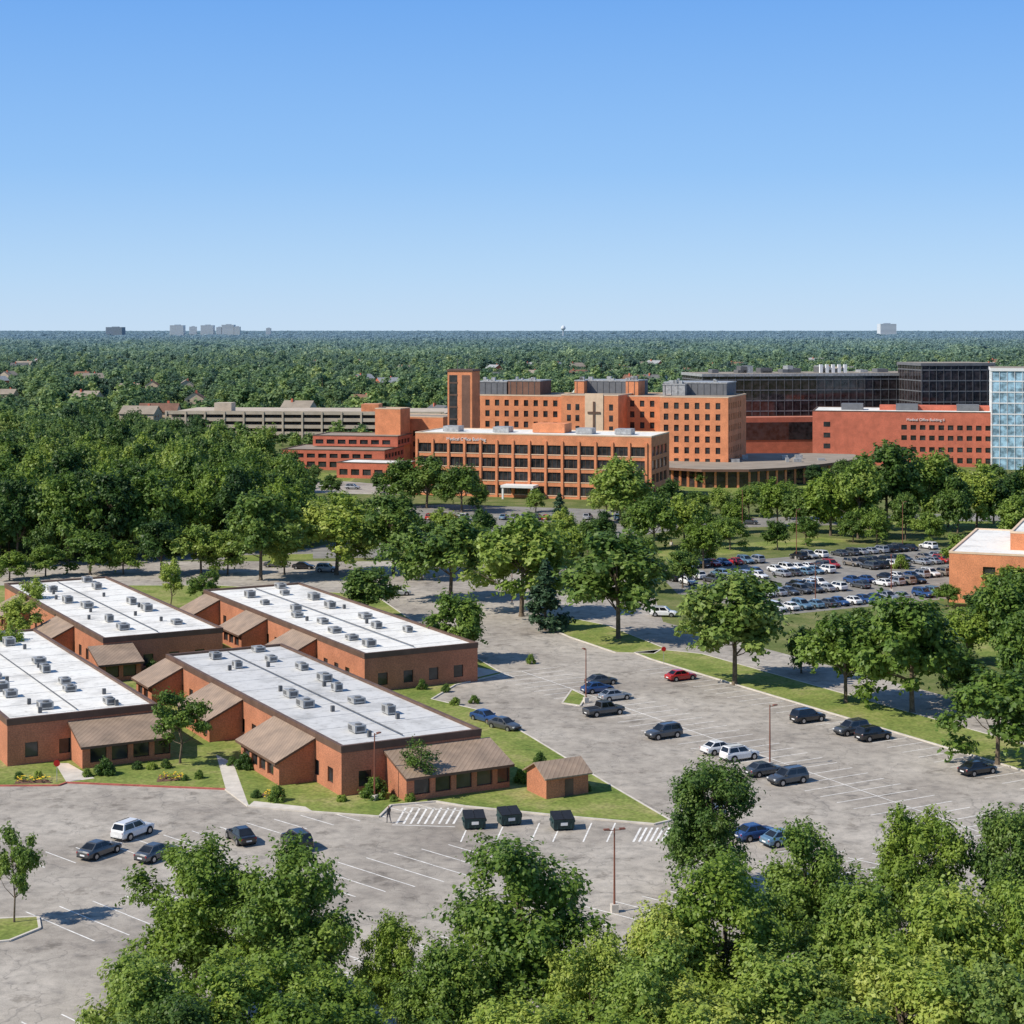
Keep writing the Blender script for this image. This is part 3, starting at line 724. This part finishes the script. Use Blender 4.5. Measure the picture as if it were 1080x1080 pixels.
def leaves(rng,centers,rcs,nl,s,flat=.72,hollow=.35,shoots=.3,cen=None):
    tot=(rcs**2).sum(); C=[];N=[];T=[]
    for c,rc in zip(centers,rcs):
        k=max(3,int(nl*rc*rc/tot)); ks=int(k*shoots); k-=ks
        d=rng.normal(size=(k,3)); d/=np.linalg.norm(d,axis=1)[:,None]
        rr=rc*(hollow+(1-hollow)*rng.random(k))**.6*(1+.15*rng.normal(size=k))
        p=d*rr[:,None]; p[:,2]*=flat
        if ks:
            ns=9; sd=rng.normal(size=(ns,3))
            if cen is not None:
                o=(c-cen); o=o/(np.linalg.norm(o)+1e-6); sd=sd+o*1.3
            sd[:,2]+=.35; sd/=np.linalg.norm(sd,axis=1)[:,None]; ln=rng.uniform(1.15,1.95,ns)
            w=rng.integers(0,ns,ks); tt=.5+(ln[w]-.5)*rng.random(ks)
            q=sd[w]*(rc*tt)[:,None]+rng.normal(size=(ks,3))*(rc*.13*(1.5-.5*tt))[:,None]
            q[:,2]-= .1*rc*tt**2
            p=np.concatenate([p,q]); d=np.concatenate([d,sd[w]])
        kk=len(p)
        nn=d*.75+rng.normal(size=(kk,3))*.42+np.array([0,0,.45]); nn/=np.linalg.norm(nn,axis=1)[:,None]
        C.append(c+p);N.append(nn);ct=rng.uniform(.0,1); T.append(np.clip(ct*.55+rng.random(kk)*.45,0,1))
    C=np.concatenate(C);N=np.concatenate(N);T=np.concatenate(T); k=len(C)
    a=np.cross(N,rng.normal(size=(k,3))); a/=np.linalg.norm(a,axis=1)[:,None]; b=np.cross(N,a)
    ss=(s*rng.uniform(.6,1.35,k))[:,None]
    Vv=np.stack([C+a*ss,C+b*ss*.62,C-a*ss,C-b*ss*.62],1).reshape(-1,3)
    return Vv,np.repeat(T,4)
def tree(name,seed,h,r,ncl,nl,s,base=.2,mat='leaf',branches=True,tr=.28,rcf=(.14,.30),amp=1.0):
    rng=np.random.default_rng(seed)
    zc=h*(base+1)/2; rz=h*(1-base)/2
    ld=rng.normal(size=(8,3)); ld/=np.linalg.norm(ld,axis=1)[:,None]; la=rng.uniform(-.5,.5,8)*amp
    cs=[];rs=[]
    while len(cs)<ncl:
        d=rng.normal(size=3); d/=np.linalg.norm(d)
        if d[2]<-.8: continue
        mm=.88+sum(la[i]*max(0,d@ld[i])**4 for i in range(8))
        rc=r*rng.uniform(*rcf)
        rad=rng.uniform(.15,1)**.5*mm
        taper=1-.22*max(0,d[2])
        p=np.array([d[0]*(r-rc*.8)*rad*taper,d[1]*(r-rc*.8)*rad*taper,zc+d[2]*(rz-rc*.6)*rad]); cs.append(p); rs.append(rc)
    cs=np.array(cs);rs=np.array(rs)
    Lv,T=leaves(rng,cs,rs,nl,s,cen=np.array([0,0,zc-.15*h]))
    vs=[];fs=[]
    def addt(pts,rad,n=6):
        v,f=tube([np.array(p,float) for p in pts],rad,n); o=len(vs); vs.extend(v); fs.extend([tuple(i+o for i in q) for q in f])
    top=np.array([rng.uniform(-.4,.4),rng.uniform(-.4,.4),h*.82])
    m1=np.array([rng.uniform(-.2,.2),rng.uniform(-.2,.2),h*.25])
    addt([(0,0,-.2),(0,0,.5),m1,(m1+top)/2,top],[tr*1.5,tr,tr*.85,tr*.5,tr*.12],8)
    if branches:
        for i in rng.permutation(ncl)[:min(ncl,34 if branches is True else branches)]:
            t=rng.uniform(.1,.75); st=m1*(1-t)+top*t; c=cs[i]
            if c[2]<st[2]: st=m1
            mid=(st+c)/2+np.array([0,0,-.06*h*rng.random()]); addt([st,mid,c],[tr*.38,tr*.22,tr*.06],5)
    nb=len(vs); V_=np.concatenate([np.array(vs).reshape(-1,3),Lv]); k=len(Lv)//4
    lf=(np.arange(k*4).reshape(-1,4)+nb).tolist()
    return mesh_from(name,V_.tolist(),fs+lf,[0]*len(fs)+[1]*k,np.concatenate([np.full(nb,.5),T]),['bark',mat])
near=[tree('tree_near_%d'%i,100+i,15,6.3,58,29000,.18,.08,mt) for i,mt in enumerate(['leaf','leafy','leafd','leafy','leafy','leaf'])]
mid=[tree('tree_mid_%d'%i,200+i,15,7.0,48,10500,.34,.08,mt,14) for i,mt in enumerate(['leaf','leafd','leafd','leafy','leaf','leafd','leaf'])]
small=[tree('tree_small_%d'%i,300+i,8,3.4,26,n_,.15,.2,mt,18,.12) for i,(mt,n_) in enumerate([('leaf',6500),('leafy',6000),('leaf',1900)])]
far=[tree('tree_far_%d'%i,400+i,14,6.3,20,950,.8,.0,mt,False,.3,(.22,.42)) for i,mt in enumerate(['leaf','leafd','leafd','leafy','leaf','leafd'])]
def conifer(seed,h,r,nl,s):
    rng=np.random.default_rng(seed); cs=[];rs=[]
    for i in range(70):
        t=rng.random()**.8; a=rng.uniform(0,6.28); rr=r*(1-t)*rng.uniform(.5,1); cs.append([rr*math.cos(a),rr*math.sin(a),h*(.08+.9*t)]); rs.append(r*(.14+.16*(1-t)))
    Lv,T=leaves(rng,np.array(cs),np.array(rs),nl,s,.6)
    v,f=tube([np.array([0,0,-.1]),np.array([0,0,h*.5]),np.array([0,0,h*.97])],[.25,.15,.03],6); k=len(Lv)//4
    return mesh_from('conifer',np.concatenate([np.array(v),Lv]).tolist(),f+(np.arange(k*4).reshape(-1,4)+len(v)).tolist(),[0]*len(f)+[1]*k,np.concatenate([np.full(len(v),.5),T]),['bark','conif'])
con=conifer(5,12,3.2,8000,.28)
def shrub(seed,mat):
    rng=np.random.default_rng(seed); cs=[];rs=[]
    for i in range(26):
        d=rng.normal(size=3); d/=np.linalg.norm(d); d[2]=abs(d[2]); cs.append(d*[.72,.72,.85]*rng.uniform(.7,1)+[0,0,.1]); rs.append(.3)
    Lv,T=leaves(rng,np.array(cs),np.array(rs),3800,.07,.8,shoots=.1)
    v,f=tube([np.array([0,0,-.05]),np.array([0,0,.7])],[.07,.03],5); k=len(Lv)//4
    return mesh_from('shrub',np.concatenate([np.array(v),Lv]).tolist(),f+(np.arange(k*4).reshape(-1,4)+len(v)).tolist(),[0]*len(f)+[1]*k,np.concatenate([np.full(len(v),.5),T]),['bark',mat])
shr=[shrub(1,'leaf'),shrub(2,'leafy'),shrub(3,'leafd')]
rt=random.Random(3)
def tpx(x,ybase,ytop,wpx,pool,name='deciduous_tree',h0=15,r0=6.9,idx=None):
    g=G(x,ybase); hh=H*(1-(ytop-HY)/(ybase-HY)); r=wpx/2*g[1]/F
    me=pool[idx if idx is not None else rt.randrange(len(pool))]
    inst(name,me,(g[0],g[1],0),rt.uniform(0,6.28),(r/r0,r/r0,hh/h0))
for t in [(275,612,518,94),(170,606,548,64),(212,606,545,64),(95,606,553,64),(48,608,572,46),(355,606,520,104),(415,606,520,82),(475,632,533,108),(550,650,540,128),
  (598,606,548,56),(652,674,560,136),(775,722,603,136),(892,742,632,100),(962,752,616,136),(1058,700,598,90),(1052,806,690,124),(1085,760,640,90),
  (655,552,480,86),(690,580,512,58),(722,575,520,56),(876,565,495,68),(905,568,482,70),(935,560,466,88),(975,558,470,78),(1030,560,486,68),(1062,560,490,62),(848,562,510,54),(820,556,503,46),
  (742,600,545,54),(770,580,540,44),(800,530,505,34),(450,536,480,66),(424,534,480,52),(487,540,482,54),(386,655,598,74),(1010,565,500,52),(575,620,560,64),(520,600,555,64),(440,580,540,44),(1090,560,480,60),(330,575,520,50),(240,606,560,50),(10,612,580,44),(130,606,570,44),
  (1000,556,490,50),(1048,552,496,50),(1075,580,520,60),(790,545,508,40),(760,548,512,36),(735,545,514,36),(705,548,505,44),(830,548,505,40),(865,552,508,40),(895,556,500,48),(955,570,520,40),
  (640,600,560,44),(620,585,548,36),(500,590,550,40),(540,585,552,36),(385,590,545,40),(300,606,548,50),(445,612,565,50),(680,600,560,36),(820,580,546,34),(905,680,640,50),(1020,700,640,70),(1045,670,610,60),(1078,640,600,50),(845,710,660,50),(1000,640,612,30),
  (1010,740,680,60),(1070,640,590,60),(470,575,535,44),(510,572,532,36),(555,575,536,40),(595,572,535,36),(635,575,538,36),(385,570,525,44),(360,560,515,44),(670,570,530,40),(745,568,532,36),(775,562,525,36),(850,575,540,34),(900,572,538,34),(925,575,535,36),(980,575,535,40),(505,535,508,26),(565,540,515,26),(640,545,505,40),(720,620,580,44),(690,625,590,40),(350,522,500,26),(400,520,498,26),(330,508,488,24),(1015,600,560,44),
  (670,500,478,24),(860,512,490,30),(890,510,484,30),(1000,508,486,30),(1050,512,486,36),(800,512,495,24),(740,514,496,24)]:
    tpx(*t,mid)
tpx(485,698,620,78,mid)
tpx(590,560,520,26,[con],'conifer_tree',12,3.0); tpx(607,600,560,28,[con],'conifer_tree',12,3.0); tpx(575,665,590,46,[con],'conifer_tree',12,3.0)
tpx(15,974,866,60,small,h0=8,r0=3.4,idx=0); tpx(190,806,722,72,small,h0=8,r0=3.4,idx=0); tpx(443,842,776,56,small,h0=8,r0=3.4,idx=2)
tpx(180,642,590,40,small,h0=8,r0=3.4,idx=1); tpx(215,646,598,40,small,h0=8,r0=3.4,idx=0)
for x,y,w in [(20,660,60),(35,640,40),(8,690,50)]: tpx(x,y+24,y-30,w,small,h0=8,r0=3.4,idx=1)
for i,(x,yt,w,h) in enumerate([(205,880,160,13),(310,890,160,13.5),(150,985,160,12),(255,1000,180,12),(350,1000,160,11.5),(140,1060,120,10),(420,965,90,9),(545,885,200,15),(470,975,130,11),(625,975,120,11),(700,930,140,13),
   (752,790,120,13),(765,895,170,14.5),(850,868,130,13),(905,905,160,14),(965,845,120,13),(1000,900,170,15),(1066,838,120,14),(1075,915,140,14),(690,1000,160,12),(830,985,180,12.5),(950,990,190,12.5),(560,1030,190,11),(1050,1000,180,13),(330,1050,180,10.5),(200,1050,170,10.5),(440,1060,150,10),(750,1040,190,11),(640,1050,180,11),(890,1050,180,11)]):
    Y=F*(H-h)/(yt-HY); X=(x-CX)*Y/F; r=w/2*Y/F
    inst('deciduous_tree',near[(i*5+1)%6 if x!=545 else 0],(X,Y,0),rt.uniform(0,6.28),(r/6.3,r/6.3,h/15))
for x,y,w in [(111,818,26),(395,842,34),(258,812,24),(264,806,20),(551,826,20),(569,806,16),(465,718,22),(292,846,22),(290,838,14),(160,712,22),(166,704,18),(470,730,12),(445,728,14),(480,744,14),(500,742,14),(270,842,14),(92,820,12),(145,812,14),(160,812,14),(175,811,14),(415,846,12),(432,846,14),(360,846,14),(455,835,12),(475,833,12),(492,832,12),(510,830,12),(528,827,12),(245,808,14),(20,822,12),(40,822,12),(620,835,10),(30,640,20),(205,690,18),(185,690,16),(600,560,20),(640,562,20),(560,700,12),(950,600,20),(740,590,20),(210,822,12),(195,824,10)]:
    g=G(x,y); r=w/2*g[1]/F; inst('shrub',shr[rt.randrange(3)],(g[0],g[1],.1),rt.uniform(0,6),(r,r,r*rt.uniform(1,1.5)))
for q in ([(165,826),(195,824),(192,818),(168,818)],[(15,828),(55,827),(50,823),(18,823)],[(275,842),(300,848),(300,840),(280,834)],[(455,836),(530,829),(528,825),(455,831)]):
    sheet('flower_bed',P(q),.134,'mulch')
mbx=MB()
for (x0,y0,x1,y1) in ((168,820,194,825),(18,823,52,827),(278,838,298,846),(460,832,520,828)):
    for k in range(70):
        g=G(rt.uniform(x0,x1),rt.uniform(y0,y1)); z=rt.uniform(.3,.6); a=rt.uniform(0,3); s=rt.uniform(.08,.2)
        mbx.add([(g[0]-s,g[1],z),(g[0],g[1]-s,z+.05),(g[0]+s,g[1],z),(g[0],g[1]+s,z+.1)],[(0,1,2,3)],'yellow' if k%2 else 'leafy')
mbx.build('flowers')
# ---- scattered woodland (instanced)
def hidden_coll(name,meshes):
    c=bpy.data.collections.new(name)
    for i,m_ in enumerate(meshes):
        o=bpy.data.objects.new('%s_%02d'%(name,i),m_); c.objects.link(o)
    return c
def scatter(name,pts,sc,rot,coll):
    me=bpy.data.meshes.new(name); me.from_pydata([tuple(p) for p in pts],[],[])
    a=me.attributes.new('sc','FLOAT_VECTOR','POINT'); a.data.foreach_set('vector',np.array(sc,dtype=np.float32).ravel())
    a=me.attributes.new('rt','FLOAT_VECTOR','POINT'); a.data.foreach_set('vector',np.array([(0,0,r) for r in rot],dtype=np.float32).ravel())
    ob=bpy.data.objects.new(name,me); col0.objects.link(ob)
    ng=bpy.data.node_groups.new(name,'GeometryNodeTree')
    ng.interface.new_socket('Geometry',in_out='INPUT',socket_type='NodeSocketGeometry'); ng.interface.new_socket('Geometry',in_out='OUTPUT',socket_type='NodeSocketGeometry')
    N=ng.nodes; gi=N.new('NodeGroupInput'); go=N.new('NodeGroupOutput'); ip=N.new('GeometryNodeInstanceOnPoints'); ci=N.new('GeometryNodeCollectionInfo')
    ci.inputs['Collection'].default_value=coll; ci.inputs['Separate Children'].default_value=True; ci.inputs['Reset Children'].default_value=True
    ip.inputs['Pick Instance'].default_value=True
    s1=N.new('GeometryNodeInputNamedAttribute'); s1.data_type='FLOAT_VECTOR'; s1.inputs['Name'].default_value='sc'
    s2=N.new('GeometryNodeInputNamedAttribute'); s2.data_type='FLOAT_VECTOR'; s2.inputs['Name'].default_value='rt'
    ng.links.new(gi.outputs[0],ip.inputs['Points']); ng.links.new(ci.outputs[0],ip.inputs['Instance'])
    ng.links.new(s1.outputs['Attribute'],ip.inputs['Scale']); ng.links.new(s2.outputs['Attribute'],ip.inputs['Rotation'])
    ng.links.new(ip.outputs[0],go.inputs[0])
    md=ob.modifiers.new('scatter','NODES'); md.node_group=ng
    return ob
def inpoly(x,y,poly):
    c=False; n=len(poly)
    for i in range(n):
        x1,y1=poly[i]; x2,y2=poly[(i+1)%n]
        if (y1>y)!=(y2>y) and x<(x2-x1)*(y-y1)/(y2-y1)+x1: c=not c
    return c
rg=np.random.default_rng(9)
houses=[]
for i in range(75):
    Y=rg.uniform(900,2500); X=rg.uniform(-.33,.33)*Y; houses.append((X,Y))
hm_cols=['white','beige','brick3','tanpanel']; rf=['hvacd','tanroof','hvac','brickdk']
def house_mesh(k):
    m=MB(); lx,ly,hw,hr=16,10,5.4,8.6
    pts=[(-lx/2,-ly/2),(lx/2,-ly/2),(lx/2,ly/2),(-lx/2,ly/2)]
    for i in range(4):
        LL=lx if i%2==0 else ly
        m.facade(pts[i],pts[(i+1)%4],0,hw,reps(1.5,1.3,3.4,int((LL-2)/3.4)),[(.9,2.2),(3.4,4.7)],hm_cols[k],'glass',.1)
    for s in (-1,1): m.add([(s*lx/2,-ly/2,hw),(s*lx/2,ly/2,hw),(s*lx/2,0,hr)],[(0,1,2)],hm_cols[k])
    for s in (-1,1): m.add([(-lx/2-.4,0,hr+.1),(lx/2+.4,0,hr+.1),(lx/2+.4,s*(ly/2+.5),hw-.2),(-lx/2-.4,s*(ly/2+.5),hw-.2)],[(0,1,2,3)],rf[k])
    m.box((0,0),(1,0),(0,1),3,4,.5,1.5,6,9.6,'brick3'); m.box((0,0),(1,0),(0,1),-7.5,-3,-ly/2-.06,-ly/2-.003,.05,2.4,'white')
    return m.build('house',link=False)
hms=[house_mesh(k) for k in range(4)]
for i,(X,Y) in enumerate(houses): inst('detached_house',hms[i%4],(X,Y,0),rg.uniform(0,6.28),rg.uniform(.9,1.3))
HA=np.array(houses)
fc=hidden_coll('far_tree',far)
Z1=P([(-160,597),(60,597),(150,590),(318,578),(324,548),(306,520),(240,500),(150,486),(-260,484)])
mc=hidden_coll('wood_tree',mid)
p1=[];s1=[]
xs=[p[0] for p in Z1]; ys=[p[1] for p in Z1]
for X in np.arange(min(xs),max(xs),7.8):
    for Y in np.arange(min(ys),max(ys),7.8):
        x=X+rg.uniform(-3.4,3.4); y=Y+rg.uniform(-3.4,3.4)
        if inpoly(x,y,Z1):
            p1.append((x,y,0)); k=rg.uniform(.6,1.25); s1.append((k*.88,k*.88,k*1.0*(1.05 if rg.random()<.8 else 1.22)))
scatter('woodland',p1,s1,rg.uniform(0,6.28,len(p1)),mc)
def ring(y0,y1,sp,extra):
    P_=[];S_=[]
    y=y0
    while y<y1:
        xm=.36*y+60
        for x in np.arange(-xm,xm,sp):
            X=x+rg.uniform(-.5,.5)*sp; Y=y+rg.uniform(-.5,.5)*sp
            f=extra(X,Y)
            if not f: continue
            P_.append((X,Y,0)); S_.append(float(f)*(rg.uniform(.5,1.2) if rg.random()<.93 else rg.uniform(1.2,1.5)))
        y+=sp
    return P_,S_
clear=[(rg.uniform(-.33,.33),rg.uniform(900,2600),rg.uniform(14,40)) for _ in range(50)]
def ok2(X,Y):
    if 715<Y<785 and -190<X<-60: return .62 if rg.random()<.45 else 0
    if Y<875 and -195<X<25: return False
    if Y<740 and X>-195: return False
    if 60<X<150 and 860<Y<1010: return False
    dY=HA[:,1]-Y; dx=abs(HA[:,0]-X*HA[:,1]/Y)
    if ((dx<11)&(abs(dY)<9)).any(): return False
    if ((dx<20)&(dY<190)&(dY>-9)).any(): return .42
    for a,b,r in clear:
        if abs(X-a*b)<r*1.8 and abs(Y-b)<r*1.8: return .4 if rg.random()<.35 else 0
    return 1
p2,s2=ring(650,2600,11.0,ok2)
scatter('distant_woodland',p2,[(max(k,.5)*1.05,max(k,.5)*1.05,k*.95) for k in s2],rg.uniform(0,6.28,len(p2)),fc)
def clump(seed):
    rng=np.random.default_rng(seed); cs=[];rs=[]
    for i in range(18):
        a=rng.uniform(0,6.28); r=34*rng.random()**.5; cs.append([r*math.cos(a),r*math.sin(a),rng.uniform(3,12)]); rs.append(rng.uniform(4.5,8.5))
    Lv,T=leaves(rng,np.array(cs),np.array(rs),1000,1.8,.8,shoots=0); k=len(Lv)//4
    return mesh_from('clump',Lv.tolist(),np.arange(k*4).reshape(-1,4).tolist(),[0]*k,T,[['leafd','leaf','leafy','leaf','leafd'][seed]])
cc=hidden_coll('tree_clump',[clump(i) for i in range(5)])
p3,s3=ring(2550,8500,50,lambda X,Y:rg.random()<.88)
scatter('distant_woodland',p3,[(k,k,k*1.0) for k in s3],rg.uniform(0,6.28,len(p3)),cc)
p4,s4=ring(8400,26000,170,lambda X,Y:True)
scatter('distant_woodland',p4,[(k*3.4,k*3.4,k*1.2) for k in s4],rg.uniform(0,6.28,len(p4)),cc)
M['water']=glassmat('pond_water',(.10,.16,.20),.05)
sheet('pond',[(70,860),(140,860),(140,1000),(70,1000)],.02,'water')
M['hazew']=simple('haze_tinted_pale_tower',(.62,.66,.70),.8,.05); M['hazeg']=simple('grey_concrete_tower',(.25,.30,.36),.8,.05)  # skyline colours have a bluish distance haze painted in
def sky_tower(px,w,ytop,Y,mat,n=12):
    e=empty('high_rise_building'); x=(px-CX)/F*Y; ww=w/F*Y; z=H-(ytop-HY)*Y/F; m=MB()
    m.box((x,Y),(1,0),(0,1),-ww/2,ww/2,0,ww,0,z,mat)
    for i in range(n): m.box((x,Y),(1,0),(0,1),-ww*.47,ww*.47,-.5,-.1,z*(i+.4)/n,z*(i+.7)/n,'hazeg')
    m.box((x,Y),(1,0),(0,1),-ww*.2,ww*.2,ww*.3,ww*.7,z,z*1.05,'hazeg'); m.build('tower',e)
for px,w,yt,mt in ((120,17,345,'hazeg'),(186,14,343,'hazew'),(203,7,344.5,'hazew'),(218,13,343,'hazew'),(231,6,345,'hazew'),(240,13,342.5,'hazew'),(250,6,344.5,'hazew'),(937,17,341.5,'hazew'),(283,5,346,'hazew')): sky_tower(px,w,yt,9500,mt)
e=empty('water_tower'); m=MB(); Y=8500; n=14
x0=(594-CX)/F*Y
prof=[(3,0),(2.2,38),(5,44),(11,50),(12,54),(9,62),(2,68)]
vs=[(x0+r*math.cos(k*2*math.pi/n),Y+r*math.sin(k*2*math.pi/n),z) for r,z in prof for k in range(n)]
m.add(vs,[(i*n+k,i*n+(k+1)%n,(i+1)*n+(k+1)%n,(i+1)*n+k) for i in range(len(prof)-1) for k in range(n)]+[tuple(range((len(prof)-1)*n,len(prof)*n))],'hazew'); m.build('tank',e)
# ------------------------------------------------------------ light
ts=Vector((-.92,-.39,0)).normalized(); el=math.radians(44)
tosun=Vector((ts.x*math.cos(el),ts.y*math.cos(el),math.sin(el)))
sl=bpy.data.lights.new('sun','SUN'); sl.energy=5.0; sl.angle=math.radians(.53); sl.color=(1,.93,.82)
so=bpy.data.objects.new('sun',sl); so.rotation_euler=tosun.to_track_quat('Z','Y').to_euler(); so.location=(0,0,200); col0.objects.link(so)
w=bpy.data.worlds.new('World'); scene.world=w; w.use_nodes=True; nt=w.node_tree
st=nt.nodes.new('ShaderNodeTexSky'); st.sky_type='NISHITA'; st.sun_disc=False; st.sun_elevation=el; st.sun_rotation=math.atan2(tosun.x,tosun.y)%(2*math.pi)
st.air_density=1.0; st.dust_density=.2; st.ozone_density=1.5; st.altitude=100
BS=.13
bg=nt.nodes['Background']; bg.inputs[1].default_value=BS
tc=nt.nodes.new('ShaderNodeTexCoord'); sp=nt.nodes.new('ShaderNodeSeparateXYZ'); nt.links.new(tc.outputs['Generated'],sp.inputs[0])
rp=ramp(nt,sp.outputs['Z'],[(0,(.52,.71,.94)),(.03,(.43,.66,.95)),(.09,(.27,.53,.94)),(.19,(.145,.39,.89)),(.32,(.11,.26,.58)),(1,(.075,.15,.32))])
sc_=nt.nodes.new('ShaderNodeVectorMath'); sc_.operation='SCALE'; sc_.inputs['Scale'].default_value=1/BS; nt.links.new(rp.outputs['Color'],sc_.inputs[0])
nt.links.new(mix(nt,st.outputs[0],sc_.outputs[0],.88),bg.inputs[0])
cam=bpy.data.cameras.new('camera'); co=bpy.data.objects.new('camera',cam); col0.objects.link(co)
co.location=(0,0,H); co.rotation_euler=(math.pi/2,0,0); cam.sensor_width=36; cam.lens=36*F/1080; cam.shift_y=-(540-HY)/1080; cam.clip_end=80000; cam.clip_start=1
scene.camera=co
scene.view_settings.view_transform='Standard'; scene.view_settings.look='None'; scene.view_settings.exposure=0
